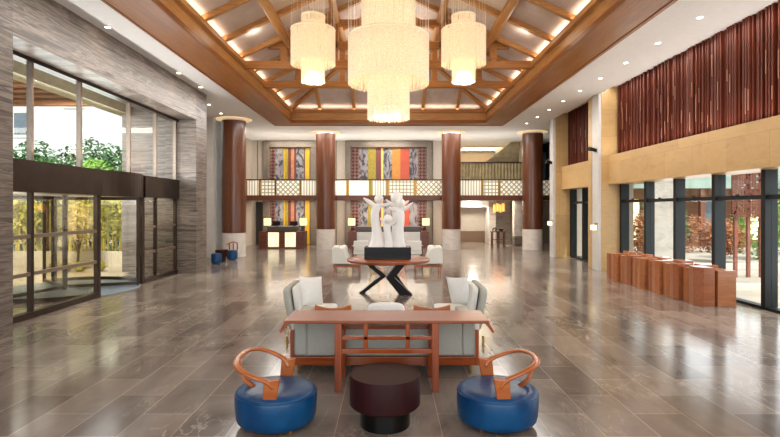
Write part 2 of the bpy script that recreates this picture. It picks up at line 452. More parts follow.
seq = [(351,359,'lattice_art',-.05),(359,368,'art_grey',0),(368,375.8,'art_yellow',-.03),(375.8,381.2,'art_maroon',.04),(381.2,383,'glow_amber',.08),(383,392,'art_grey',0),(392,400.3,'art_orange',-.02),(400.3,409.2,'art_red',0),(409.2,417.8,'art_grey',.03),(417.8,426.2,'lattice_art',-.05)]
alcove(X28(351), X28(426.2), .3, [(X28(a),X28(b),m,d) for a,b,m,d in seq], 'central stone-framed alcove with yellow, orange and red panels above the sculpture')
struct(B(-7.55, -7.1, 27.9, 28, 0, 2.45).build('door_3', 'dark_void'))
struct(B(-3.95, -3.55, 27.9, 28, 0, 2.45).build('door_4', 'dark_void'))
# passage to the right of the back wall
mb = MB(); mb.box(3.6, 3.7, 28.2, 34.6, 0, HC); mb.box(3.7, 9.6, 34.6, 34.8, 0, HC)
mb.box(7.6, 7.75, 27.0, 34.6, 2.75, HC)
struct(mb.build('wall_far', 'plaster_beige', loc=(0, 0, 0)))
# lower passage: panels and white walls
mb = MB(); mb.box(3.7, 6.05, 29.6, 30.6, 2.15, 2.75); mb.box(5.95, 6.35, 29.0, 30.6, 0, 2.15); mb.box(6.9, 8.0, 26.9, 27.3, .55, 2.75); mb.box(3.7, 7.7, 29.0, 30.0, 2.75, 2.9)
mb.box(6.35, 7.7, 31, 31.2, 0, 2.75)
struct(mb.build('wall_far', 'marble_grey', loc=(0, 0, 0)))
struct(B(6.9, 8.0, 26.88, 27.3, 0, .55).build('baseboard_far', 'stone_grey'))
struct(B(3.7, 5.95, 30.3, 30.4, .68, 2.15).build('trim_3', 'grey_panel'))
struct(B(3.7, 5.95, 30.28, 30.4, 0, .68).build('trim_3', 'brown_panel'))
t = thing('lit_ceiling_recess', 'glowing yellow ceiling recess beyond the upper gallery', 'ceiling light', (6.1, 32.5, HC))
mb = MB()
for k in range(9): mb.box(4.75+k*.32, 4.98+k*.32, 31.0, 34.3, HC+.15, HC+.2)
mb.build('light_strip', 'glow_warm', t); mb = MB(); mb.box(4.6, 7.6, 30.6, 30.75, HC-.05, HC+.2); mb.box(4.6, 4.7, 30.75, 34.5, HC-.05, HC+.2); mb.box(7.5, 7.6, 30.75, 34.5, HC-.05, HC+.2)
mb.build('surround', 'paint_pink', t)
# pleated gold screen on the gallery
t = thing('pleated_screen', 'pleated gold folding screen standing behind the right gallery rail', 'screen', (5.7, 27.6, 2.75))
mb = MB(); pts = []
n = 44
for k in range(n+1):
    x = 3.75 + k*(7.75-3.75)/n; pts.append((x, 27.6 + (.09 if k % 2 else 0)))
pts2 = pts + [(x, y+.02) for x, y in reversed(pts)]
for k in range(n): mb.prism([pts[k], pts[k+1], (pts[k+1][0], pts[k+1][1]+.02), (pts[k][0], pts[k][1]+.02)], 2.9, 4.62)
mb.build('pleats', 'curtain_gold', t)
mb = MB(); mb.box(3.7, 7.8, 27.56, 27.74, 4.62, 4.7); mb.build('top_rail', 'bronze', t)
struct(MB().prism_y([(5.6, 4.75), (7.55, 4.75), (7.55, 5.9), (7.1, 5.9)], 28.3, 28.45).build('wall_landing', 'curtain_gold'))
# right wall : gold stone piers, header bands, white pilasters
for q in ((7.13, 7.92, 16.4, 17.5, 0, HC+.2), (7.13, 7.92, 20.9, 21.6, 0, HC+.2), (7.35, 8.25, 3.0, 16.4, 2.89, 3.85), (7.38, 8.25, 17.5, 20.9, 2.89, 3.85), (7.35, 8.25, 2.2, 3.0, 0, HC+.2)):
    struct(B(*q).build('wall_right', 'stone_gold', loc=(0, 0, 0)))
struct(B(7.95, 8.25, 3.0, 16.4, 3.85, HC+.2).build('wall_right', 'wood_slat', loc=(0, 0, 0)))
struct(B(7.95, 8.25, 17.5, 20.9, 3.85, HC+.2).build('wall_right', 'wood_slat', loc=(0, 0, 0)))
struct(B(7.2, 8.25, -3, 2.2, 0, HC+.2).build('wall_right', 'stone_gold', loc=(0, 0, 0)))
for y0, y1 in ((16.3, 16.93), (20.8, 21.4)):
    struct(B(7.04, 7.129, y0+.12, y1, 0, HC-.01).build('trim_4', 'pilaster'))
    struct(B(7.06, 7.129, y1, y1+.08, 1.5, 4.2).build('trim_5', 'bronze'))
# far right corner behind the fourth column: dark glazing
struct(B(9.35, 9.55, 21.6, 34.6, 0, HC).build('wall_right', 'dark_void'))
struct(B(8.25, 9.5, 21.45, 21.6, 0, HC).build('wall_right', 'plaster_beige'))
w = sroot('window_5', (8.7, 29, 3.3)); B(7.9, 9.3, 29.0, 29.05, 3.5, 5.4).build('pane', 'window_out', w)
# slat screens
def slats(y0, y1, label):
    t = thing('slat_screen', label, 'wood screen', (7.7, (y0+y1)/2, 3.85))
    a, b = MB(), MB(); y = y0+.02
    while y < y1-.05:
        d = R.choice((.0, .03, .06)); w = R.choice((.035, .045, .04))
        a.box(7.58+d, 7.72+d, y, y+w, 3.856, HC+.19)
        if R.random() < .45:
            z = R.uniform(4.0, 5.3); B(7.572+d, 7.58+d, y+.005, y+w-.005, z, z+R.uniform(.25, .7)).build('light_inlay', 'wood_slat_light', t)
        y += .08
    a.build('slat_row', 'wood_slat', t)
slats(3.0, 16.4, 'long dark red wooden slat screen above the near right windows')
slats(17.5, 20.9, 'short dark red wooden slat screen above the far right window')
# right windows
def right_window(name, ys, y0, y1):
    w = sroot(name, (7.85, (y0+y1)/2, 0))
    for y in ys: B(7.72, 7.98, y-.06, y+.06, .06, 2.89).build('mullion', 'frame_dark', w)
    B(7.76, 7.95, y0, y1, 2.28, 2.37).build('transom', 'frame_dark', w)
    B(7.76, 7.95, y0, y1, 0.0, .06).build('sill', 'frame_dark', w)
    for a, b in zip(ys[:-1], ys[1:]):
        B(7.84, 7.852, a+.06, b-.06, .06, 2.28).build('pane', 'glass', w)
        B(7.84, 7.852, a+.06, b-.06, 2.37, 2.89).build('pane', 'glass', w)
        c = (a+b)/2
        mb = MB(); mb.box(7.72, 7.76, c-.04, c+.04, 2.37, 2.40); mb.build('latch', 'frame_dark', w)
right_window('window_1', [16.3, 14.75, 13.23, 11.65, 10.1, 8.55, 7.0, 5.45, 3.9], 3.0, 16.4)
right_window('window_2', [20.8, 19.5, 18.3, 17.6], 17.5, 20.9)

# left glazing above the entrance
w = sroot('window_4', (-6.85, 11.9, 3.0))
ML = [9.38, 10.87, 12.93, 14.4, 15.72]
for y in ML: B(-6.91, -6.81, y-.03, y+.03, 3.0, 4.9).build('mullion', 'bronze_light', w)
B(-6.97, -6.76, 8.09, 15.8, 4.87, 4.95).build('head', 'bronze', w)
yy = [8.09]+ML
for a, b in zip(yy[:-1], yy[1:]): B(-6.87, -6.86, a+.035, b-.035, 3.0, 4.87).build('pane', 'glass', w)
# entrance with revolving drum
d = sroot('door_1', (-7.4, 12.0, 0))
B(-7.1, -6.74, 8.09, 11.55, 2.4, 3.0).build('header', 'bronze', d)
B(-7.1, -6.74, 13.6, 15.8, 2.4, 3.0).build('header', 'bronze', d)
CX, CY, RR = -8.3, 12.57, 1.78
def arc(r0, r1, a0, a1, z0, z1, n=14):
    o = [(CX+r1*math.cos(a0+(a1-a0)*k/n), CY+r1*math.sin(a0+(a1-a0)*k/n)) for k in range(n+1)]
    i = [(CX+r0*math.cos(a0+(a1-a0)*k/n), CY+r0*math.sin(a0+(a1-a0)*k/n)) for k in range(n+1)]
    mb = MB()
    for k in range(n): mb.prism([i[k], o[k], o[k+1], i[k+1]], z0, z1)
    return mb
arc(RR-.12, RR+.02, -.62, .62, 2.38, 3.0).build('curved_header', 'bronze', d)
MB().lathe((CX, CY), [(RR-.02, 2.42), (RR-.02, 2.6)], 48).build('drum_ceiling', 'paint_pink', d)
for a0, a1 in ((.62, 2.3), (-2.3, -.62)):
    arc(RR-.01, RR+.01, a0, a1, .1, 2.4).build('curved_pane', 'glass_bronze', d)
    arc(RR-.03, RR+.03, a0, a1, 0, .1).build('curved_sill', 'bronze', d)
    
for a in (-2.3, -.62, .62, 2.3):
    x, y = CX+RR*math.cos(a), CY+RR*math.sin(a)
    B(x-.05, x+.05, y-.05, y+.05, 0, 2.42).build('post', 'bronze', d)
MB().lathe((CX, CY), [(.06, .02), (.06, 2.42)], 20).build('pivot', 'bronze', d)
for k, a in enumerate((.35, .35+2*PI/3, .35+4*PI/3)):
    u = Vector((math.cos(a), math.sin(a), 0)); c = Vector((CX, CY, 0)); L = RR-.1
    lf = MB().bar(c+u*.06+Vector((0,0,1.25)), c+u*L+Vector((0,0,1.25)), .012, 2.3).build('leaf_pane', 'glass_bronze', d)
    mb = MB()
    mb.bar(c+u*L+Vector((0,0,.04)), c+u*L+Vector((0,0,2.4)), .06, .06, (1,0,0))
    for z in (.09, 2.35): mb.bar(c+u*.06+Vector((0,0,z)), c+u*L+Vector((0,0,z)), .05, .08)
    mb.build('leaf_frame', 'bronze', d)
# fixed side lights
def sidelight(y0, y1, posts):
    for y in posts: B(-6.9, -6.81, y-.035, y+.035, 0, 2.4).build('side_post', 'bronze', d)
    B(-6.93, -6.79, y0, y1, 0, .12).build('side_sill', 'bronze', d)
    for z in (.84, 1.56): B(-6.89, -6.82, y0, y1, z-.035, z+.035).build('side_rail', 'bronze_light', d)
    B(-6.863, -6.853, y0, y1, .12, 2.4).build('side_pane', 'glass_bronze', d)
sidelight(8.09, 11.5, [8.15, 9.38, 11.5]); sidelight(13.65, 15.8, [13.65, 14.4, 15.74])
t = tag(MB().lathe((CX, CY), [(RR-.05, .0), (RR-.05, .015)], 48).build('entrance_mat', 'mat_blue'), 'blue-grey round mat inside the revolving door', 'mat')
struct(B(-8.2, -6.861, 7.9, 16, -.15, -.001).build('floor', 'floor_marble', loc=(0, 0, 0)))

# ------------------------------------------------------------------ timber coffer
x0, x1, y0, y1 = -5.27, 5.33, 1.3, 22.7
ix0, ix1, iy0, iy1 = -4.365, 4.365, 2.2, 21.8
t = thing('coffer_frame', 'wide brown timber frame lining the recess in the white ceiling', 'ceiling frame', (0, 12, HC))
B(x0, ix0, y0, y1, HC-.03, HC+.05).build('side_board', 'wood_coffer', t); B(ix1, x1, y0, y1, HC-.03, HC+.05).build('side_board', 'wood_coffer', t)
B(ix0, ix1, iy1, y1, HC-.03, HC+.05).build('end_board', 'wood_coffer_x', t); B(ix0, ix1, y0, iy0, HC-.03, HC+.05).build('end_board', 'wood_coffer_x', t)
def ring(o, w, z0, z1, name, ms, t):
    a, b, c, e = ix0-o, ix1+o, iy0-o, iy1+o
    B(a-w, a, c-w, e+w, z0, z1).build(name, ms[0], t, bevel=.01); B(b, b+w, c-w, e+w, z0, z1).build(name, ms[0], t, bevel=.01)
    B(a, b, e, e+w, z0, z1).build(name, ms[1], t, bevel=.01); B(a, b, c-w, c, z0, z1).build(name, ms[1], t, bevel=.01)
ring(-.05, .1, HC-.07, HC+.06, 'lower_bead', ('wood_coffer', 'wood_coffer_x'), t)
ring(.0, .1, HC+.05, 6.35, 'riser', ('wood_honey', 'wood_honey_x'), t)  # lighter wood here stands in for cove light on the riser
ring(-.12, .2, 6.33, 6.46, 'upper_moulding', ('wood_honey', 'wood_beam'), t)
ring(.85, .06, HC-.05, HC+.02, 'outer_bead', ('wood_coffer', 'wood_coffer_x'), t)
# hipped roof
SL = .47; ZE = 6.52
RX = 4.5; RY0, RY1 = 2.05, 21.95
zt = ZE + SL*RX
t = thing('timber_roof', 'hipped timber ceiling with honey rafters and white panels above the lobby', 'timber ceiling', (0, 12, ZE))
mb = MB()
e = [(-RX,RY0,ZE),(RX,RY0,ZE),(RX,RY1,ZE),(-RX,RY1,ZE),(0,RY0+RX,zt),(0,RY1-RX,zt)]
mb.add(e, [(0,4,1),(1,4,5,2),(2,5,3),(3,5,4,0)])
mb.add([(x,y,z+.08) for x,y,z in e], [(0,1,4),(1,2,5,4),(2,3,5),(3,0,4,5)])
mb.build('roof_panel', 'roof_panel', t)
for y in [2.9+1.43*k for k in range(14)]:
    m = min(y-RY0, RY1-y, RX)
    for s in (-1, 1):
        a = (s*RX, y, ZE-.06); b = (s*(RX-m), y, ZE-.06+SL*m)
        if m > .5: MB().bar(a, b, .14, .14).build('rafter', 'wood_honey_x', t, bevel=.01)
for x in (-3.05, -1.53, 0, 1.53, 3.05):
    m = RX-abs(x)
    MB().bar((x, RY1, ZE-.06), (x, RY1-m, ZE-.06+SL*m), .13, .14).build('rafter', 'wood_honey', t, bevel=.01)
for s in (-1, 1):
    MB().bar((s*RX, RY1, ZE-.06), (0, RY1-RX, zt-.06), .16, .16).build('hip_rafter', 'wood_honey', t, bevel=.01)
    MB().bar((s*RX, RY0, ZE-.06), (0, RY0+RX, zt-.06), .16, .16).build('hip_rafter', 'wood_honey', t, bevel=.01)
    for k in range(3):
        y = RY0 + 6.2
    MB().tube([(s*2.97, 6.4, 7.02), (s*2.97, 17.2, 7.02)], .13, 14).build('purlin', 'wood_honey', t, smooth=True)
    MB().tube([(s*1.55, 6.0, 7.72), (s*1.55, 17.4, 7.72)], .12, 14).build('purlin', 'wood_honey', t, smooth=True)
MB().tube([(0, 6.4, zt-.22), (0, 17.4, zt-.22)], .12, 14).build('ridge_beam', 'wood_honey', t, smooth=True)
for y in (6.65, 9.0, 14.75, 17.1):
    tr = [('tie_beam', (-4.36, y, 6.4), (4.36, y, 6.4), .2, .22)]
    MB().bar(*tr[0][1:]).build('tie_beam', 'wood_beam', t, bevel=.015)
    q = y in (14.75, 9.0)
    if q:
        MB().bar((-3.62, y, 6.98), (3.62, y, 6.98), .18, .2).build('cap_beam', 'wood_beam', t, bevel=.015)
        MB().bar((-2.1, y, 7.66), (2.1, y, 7.66), .16, .18).build('collar_beam', 'wood_beam', t, bevel=.015)
    for s in (-1, 1):
        MB().bar((s*3.15, y, 6.5), (s*3.15, y, 6.9 if q else 7.0), .18, .18, (0,1,0)).build('post', 'wood_beam', t, bevel=.01)
        MB().bar((s*1.6, y, 6.5), (s*1.6, y, 7.62 if q else 7.7), .18, .18, (0,1,0)).build('post', 'wood_beam', t, bevel=.01)
        if q:
            MB().tube([(s*2.97, y, 7.05), (s*2.3, y, 7.3), (s*1.6, y, 7.65)], .09, 10).build('brace', 'wood_honey_x', t, smooth=True)
# unseen cap added over the coffer to keep sun and sky out
mb = MB(); mb.box(-8.3, 9.8, -3.2, 35, 9.0, 9.2); mb.box(-8.3, -8.15, -3.2, 35, 6.2, 9.0); mb.box(9.65, 9.8, -3.2, 35, 6.2, 9.0); mb.box(-8.3, 9.8, 35, 35.2, 5.9, 9.2); mb.box(-8.3, 9.8, -3.3, -3.2, 6, 9.2)
mb.box(8.25, 9.8, -3.2, 21.5, 6.15, 6.3)
struct(mb.build('ceiling', 'plaster_beige'))

# ------------------------------------------------------------------ columns
def column(x, y, r, label):
    t = thing('round_column', label, 'column', (x, y, 0), 'round columns across the lobby')
    MB().lathe((x, y), [(r*.98, 0), (r*.98, 1.02), (r*.96, 1.03)], 48).build('marble_base', 'marble_white', t, smooth='auto')
    MB().lathe((x, y), [(r, 1.035), (r, 5.86)], 48).build('wooden_shaft', 'wood_column', t, smooth='auto')
    mb = MB()
    MB().lathe((x, y), [(r+.24, 5.925), (r+.24, 5.945)], 48).build('glowing_ring', 'halo', t, smooth='auto')
    MB().lathe((x, y), [(r-.03, 5.86), (r-.03, 5.93)], 32).build('neck', 'paint_white', t, smooth='auto')
column(-6.72, 21.3, .515, 'thick red-brown column nearest the left wall, beside blue stools')
column(-3.2, 25.0, .49, 'red-brown column left of the sculpture, between two reception desks')
column(3.2, 25.0, .485, 'red-brown column just right of the central reception desk')
column(7.32, 24.9, .51, 'red-brown column furthest right, near the gold stone wall')

# ------------------------------------------------------------------ gallery balcony
def PX(p, d=25.6): return (p-388.5)*d/490
t = thing('gallery_balcony', 'gallery balcony with glowing patterned panels above the reception desks', 'balcony', (0, 25.8, 2.5))
B(-7.8, 9.3, 25.65, 27.5, 2.52, 2.72).build('slab', 'paint_pink', t)
B(-7.8, 9.3, 25.5, 25.75, 2.5, 2.76).build('fascia', 'wood_fascia', t, bevel=.01)
pn = [(213,220,'bar'),(247,259.5,'bar'),(260.5,275.3,'grid'),(276,300.2,'diamond'),(301,316.5,'bar'),(333,346.8,'plain'),(348.6,369.2,'plain'),(371.6,386.2,'bar'),(388.2,414.4,'grid'),(416,443.5,'diamond'),(460,481.3,'bar'),(482.8,498.3,'grid'),(499.6,524,'diamond'),(541,556,'diamond')]
for a, b, k in pn:
    B(PX(a), PX(b), 25.56, 25.62, 2.76, 3.54).build('glowing_panel', 'glow_'+k, t)
    for q in (a, b): B(PX(q)-.03, PX(q)+.03, 25.54, 25.66, 2.76, 3.55).build('panel_post', 'brass', t)
B(-7.8, 9.3, 25.53, 25.68, 3.55, 3.6).build('handrail', 'bronze', t)

# ------------------------------------------------------------------ reception desks
def lamp(x, y, z, label):
    t = thing('table_lamp', label, 'lamp', (x, y, z), 'lamps on the reception desks')
    MB().lathe((x, y), [(.08, z), (.08, z+.02), (.015, z+.03), (.015, z+.32)], 20).build('stand', 'bronze', t, smooth='auto')
    MB().lathe((x, y), [(.19, z+.30), (.19, z+.68)], 28).build('lamp_shade', 'lamp_shade', t, smooth='auto')
def desk(x0, x1, label, kind):
    t = thing('reception_desk', label, 'desk', ((x0+x1)/2, 26.0, 0))
    B(x0, x0+.42, 25.3, 26.2, 0, .88).build('side_cabinet', 'wood_fascia', t, bevel=.01)
    B(x1-.42, x1, 25.3, 26.2, 0, .88).build('side_cabinet', 'wood_fascia', t, bevel=.01)
    B(x0+.421, x1-.421, 25.42, 26.2, 0, .92).build('body', 'wood_fascia', t)
    m = (x0+x1)/2; f = 'marble_backlit' if kind else 'desk_white'
    if kind:
        B(x0+.46, m-.16, 25.38, 25.418, .08, .84).build('front_panel', f, t, bevel=.005); B(m+.16, x1-.46, 25.38, 25.418, .08, .84).build('front_panel', f, t, bevel=.005)
    else: B(x0+.46, x1-.46, 25.38, 25.418, .06, .86).build('front_panel', f, t, bevel=.005)
    B(x0+.43, x1-.43, 25.36, 26.25, .925, 1.14).build('counter_top', 'counter_dark', t, bevel=.01)
    return t
desk(-6.7, -4.35, 'reception desk with two glowing marble panels, left of the second column', True)
lamp(-6.4, 25.9, .88, 'glowing square-shaded lamp at the left end of the left reception desk')
lamp(-4.5, 25.9, .88, 'glowing lamp at the right end of the left reception desk')
desk(-2.1, 2.1, 'central reception desk with white front behind the sculpture', False)
lamp(-1.95, 25.9, .88, 'glowing lamp left of the sculpture on the central reception desk')
lamp(1.98, 25.9, .88, 'glowing lamp right of the sculpture on the central reception desk')
# small screens on the desk
for x, lb in ((-5.9, 'left'), (-5.0, 'right')):
    t = thing('desk_monitor', 'small dark monitor on the left reception desk, %s one of the pair' % lb, 'monitor', (x, 25.85, 1.14))
    B(x-.1, x+.1, 25.8, 25.95, 1.14, 1.16).build('foot', 'black_metal', t); B(x-.2, x+.2, 25.86, 25.89, 1.18, 1.4).build('screen', 'black_metal', t); B(x-.02, x+.02, 25.87, 25.9, 1.155, 1.2).build('neck', 'black_metal', t)

# ------------------------------------------------------------------ chandeliers
def drum(cx, cy, r, z0, z1, nm, t, step=.026, cap=True):
    mb = MB(); n = int(2*PI*r/step); w = step*.30
    for k in range(n):
        a = 2*PI*(k+R.uniform(-.2, .2))/n; x, y = cx+r*math.cos(a), cy+r*math.sin(a); tx, ty = -math.sin(a)*w, math.cos(a)*w; nx, ny = math.cos(a)*w, math.sin(a)*w
        dz = R.uniform(-.02, .02)
        mb.add([(x-tx, y-ty, z0+dz), (x+tx, y+ty, z0+dz), (x+nx, y+ny, z0+dz), (x-tx, y-ty, z1), (x+tx, y+ty, z1), (x+nx, y+ny, z1)],
               [(0,1,4,3), (1,2,5,4), (2,0,3,5)])
    o = mb.build(nm, 'crystal', t)
    if cap:
        q = MB(); N = 48; w2 = .03
        q.add([(cx+(r+s*.4)*math.cos(2*PI*k/N), cy+(r+s)*math.sin(2*PI*k/N), z1+dz) for s, dz in ((-w2,0),(w2,0),(w2,.025),(-w2,.025)) for k in range(N)],
              [(j*N+k, j*N+(k+1)%N, ((j+1)%4)*N+(k+1)%N, ((j+1)%4)*N+k) for j in range(4) for k in range(N)])
        q.build('hoop', 'crystal', t)
def chandelier(cx, cy, k, z0, z1, z2, z3, ru, rb, rl, label, grp=None, top=7.6):
    t = thing('tiered_chandelier', label, 'chandelier', (cx, cy, z0), grp)
    drum(cx, cy, rl, z0, z1+.25, 'lower_tier', t); drum(cx, cy, rl*.9, z0+.05, z1+.2, 'lower_tier', t, .035, False)
    drum(cx, cy, rb, z1, z2, 'wide_tier', t); drum(cx, cy, rb*.93, z1+.05, z2, 'wide_tier', t, .035, False)
    drum(cx, cy, rb*.8, z1+.12, z2, 'wide_tier', t, .05, False)
    drum(cx, cy, ru, z2-.3, z3, 'upper_tier', t); drum(cx, cy, ru*.9, z2-.3, z3, 'upper_tier', t, .035, False)
    MB().lathe((cx, cy), [(rl*.5, z0+.25), (rl*.5, z3-.1)], 24).build('light_core', 'crystal_core', t, smooth='auto')
    mb = MB(); n = 26
    for i in range(n):
        a = 2*PI*i/n
        mb.tube([(cx+rb*math.cos(a), cy+rb*math.sin(a), z2), (cx+rb*math.cos(a), cy+rb*math.sin(a), top)], .0035, 4)
        if z3 < top: mb.tube([(cx+ru*math.cos(a), cy+ru*math.sin(a), z3), (cx+ru*math.cos(a), cy+ru*math.sin(a), top)], .0035, 4)
    mb.build('hanging_threads', 'thread', t)
    MB().lathe((cx, cy), [(rb+.02, top), (rb+.02, top+.02)], 32).build('ceiling_plate', 'paint_pink', t, smooth='auto')
    return t
chandelier(0.0, 11.0, 0, 4.1, 4.88, 5.9, 7.3, .6, .9, .465, 'largest three-tier crystal chandelier hanging over the middle of the lobby', None, 8.0)
g = 'smaller side chandeliers'
chandelier(-2.0, 13.0, 0, 5.44, 5.9, 6.8, 7.17, .31, .58, .305, 'smaller crystal chandelier hanging to the left of the large one', g, 7.62)
chandelier(1.99, 13.0, 0, 5.44, 5.9, 6.8, 7.17, .31, .58, .305, 'smaller crystal chandelier hanging to the right of the large one', g, 7.62)

# ------------------------------------------------------------------ downlights
def downlight(x, y, label, g):
    t = thing('downlight', label, 'ceiling light', (x, y, HC), g)
    MB().lathe((x, y), [(.075, HC-.012), (.075, HC-.002)], 20).build('trim_ring', 'paint_white', t); MB().lathe((x, y), [(.05, HC-.016), (.05, HC-.0125)], 20).build('bulb', 'downlight', t)
ords = ['nearest', 'second', 'third', 'fourth', 'fifth', 'sixth', 'seventh', 'eighth', 'ninth']
DL = []
for k in range(9):
    y = 9.88+1.545*k; DL.append((6.28, y)); downlight(6.28, y, '%s recessed downlight of the row above the right wall' % ords[k], 'downlights along the right wall')
for k, (x, y) in enumerate([(-5.97, 10.41), (-5.97, 13.95), (-5.97, 15.57)]):
    DL.append((x, y)); downlight(x, y, '%s recessed downlight beside the left stone wall' % ords[k], 'downlights along the left wall')
for k, (x, y) in enumerate([(-6.67, 18.2), (-6.8, 19.9)]):
    DL.append((x, y)); downlight(x, y, '%s small downlight before the left-hand column' % ('nearer', 'farther')[k], 'downlights before the left column')

# ------------------------------------------------------------------ wall fittings
for y, lb in ((16.6, 'nearer'), (21.1, 'farther')):
    t = thing('wall_sconce', 'small lit box sconce on the %s white pilaster' % lb, 'wall light', (7.0, y, 1.4), 'sconces on the right pilasters')
    B(7.01, 7.038, y-.1, y+.1, 1.38, 1.6).build('back_plate', 'steel', t); B(6.88, 7.008, y-.11, y+.11, 1.36, 1.52).build('shade', 'sconce_lit', t, bevel=.01)
    t = thing('wall_spotlight', 'small black spotlight high on the %s white pilaster' % lb, 'spotlight', (7.0, y, 4.05), 'spotlights on the right pilasters')
    B(6.96, 7.038, y-.05, y+.05, 4.0, 4.1).build('bracket', 'black_metal', t)
    MB().tube([(6.99, y, 4.07), (6.78, y-.05, 4.1)], [.055, .075], 14).build('lamp_head', 'black_metal', t, smooth='auto')

# ------------------------------------------------------------------ foreground furniture
# console table
tx, ty = -.02, 5.86
t = thing('console_table', 'long red-brown wooden console table behind the grey sofa', 'table', (tx, ty, 0))
B(tx-1.17, tx+1.17, 5.56, 6.14, .785, .82).build('table_top', 'wood_table', t, bevel=.008)
for s in (-1, 1):
    # flared end flap
    MB().add([(tx+s*1.16,5.56,.80),(tx+s*1.16,6.14,.80),(tx+s*1.225,6.14,.69),(tx+s*1.225,5.56,.69),(tx+s*1.13,5.56,.785),(tx+s*1.13,6.14,.785),(tx+s*1.20,6.14,.68),(tx+s*1.20,5.56,.68)],
             [(0,1,2,3),(7,6,5,4),(0,3,7,4),(1,5,6,2),(3,2,6,7),(0,4,5,1)]).build('end_flap', 'wood_red', t)
    for y in (5.58, 6.07):
        B(tx+s*.555-.04, tx+s*.555+.04, y, y+.06, 0, .785).build('leg', 'wood_red_z', t, bevel=.006)
    B(tx+s*.555-.03, tx+s*.555+.03, 5.64, 6.07, .60, .65).build('side_stretcher', 'wood_red_y', t)
    B(tx+s*.24-.025, tx+s*.24+.025, 5.59, 5.63, .49, .785).build('upright', 'wood_red_z', t, bevel=.004)
B(tx-.515, tx+.515, 5.59, 5.63, .595, .635).build('stretcher', 'wood_red', t, bevel=.004)
B(tx-.515, tx+.515, 5.585, 5.635, .44, .49).build('stretcher', 'wood_red', t, bevel=.004)
B(tx-.515, tx+.515, 6.08, 6.12, .595, .635).build('stretcher', 'wood_red', t, bevel=.004)
# grey sofa with its back to the camera
t = thing('grey_sofa', 'long grey upholstered sofa with wooden base, backing onto the console table', 'sofa', (-.05, 6.6, 0))
sx0, sx1 = -1.23, 1.13
mb = MB(); mb.box(sx0, sx1, 6.2, 6.26, .11, .215); mb.build('base_board', 'wood_red', t, bevel=.006)
B(sx0, sx0+.05, 6.26, 7.0, .11, .215).build('base_board', 'wood_red_y', t); B(sx1-.05, sx1, 6.26, 7.0, .11, .215).build('base_board', 'wood_red_y', t)
for x in (sx0-.012, sx1-.028): B(x, x+.04, 6.19, 6.23, .11, .56).build('corner_post', 'wood_red_z', t, bevel=.005)
B(sx0+.05, sx1-.05, 6.27, 6.99, .13, .42).build('seat_base', 'fabric_grey', t, bevel=.02)
B(sx0+.19, sx1-.19, 6.225, 6.4, .218, .70).build('backrest', 'fabric_grey', t, bevel=.025, segs=3)
for x in (sx0+.02, sx1-.19): B(x, x+.17, 6.235, 6.95, .218, .72).build('armrest', 'fabric_grey', t, bevel=.03, segs=3)
for a, b in ((-.95, -.06), (-.04, .85)): MB().cushion(a, b, 6.42, 6.98, .40, .52).build('seat_cushion', 'fabric_white', t, smooth=True)
for x in (sx0+.06, sx1-.1):
    for y in (6.23, 6.93): MB().lathe((x+.02, y+.02), [(.014, 0), (.02, .11)], 12).build('leg', 'brass', t, smooth='auto')
for a, b in ((-.98, -.50), (.34, .82)):
    mb = MB(); P = []
    n = 10
    for k in range(n):
        u0, u1 = k/n, (k+1)/n
        f = lambda u: .765 + .05*(2*u-1)**2
        mb.add([(a+(b-a)*u0, 6.5, .56), (a+(b-a)*u1, 6.5, .56), (a+(b-a)*u1, 6.5, f(u1)), (a+(b-a)*u0, 6.5, f(u0)), (a+(b-a)*u0, 6.54, .56), (a+(b-a)*u1, 6.54, .56), (a+(b-a)*u1, 6.54, f(u1)), (a+(b-a)*u0, 6.54, f(u0))],
               [(0,1,2,3),(7,6,5,4),(3,2,6,7),(0,4,5,1)])
    mb.build('curved_back_rail', 'wood_bent', t)
o = MB().cushion(-.29, .22, 6.43, 6.56, .50, .845, e=.45).build('sofa_cushion', 'fabric_pillow', smooth=True)
tag(o, 'white cushion upright in the middle of the grey sofa', 'cushion')
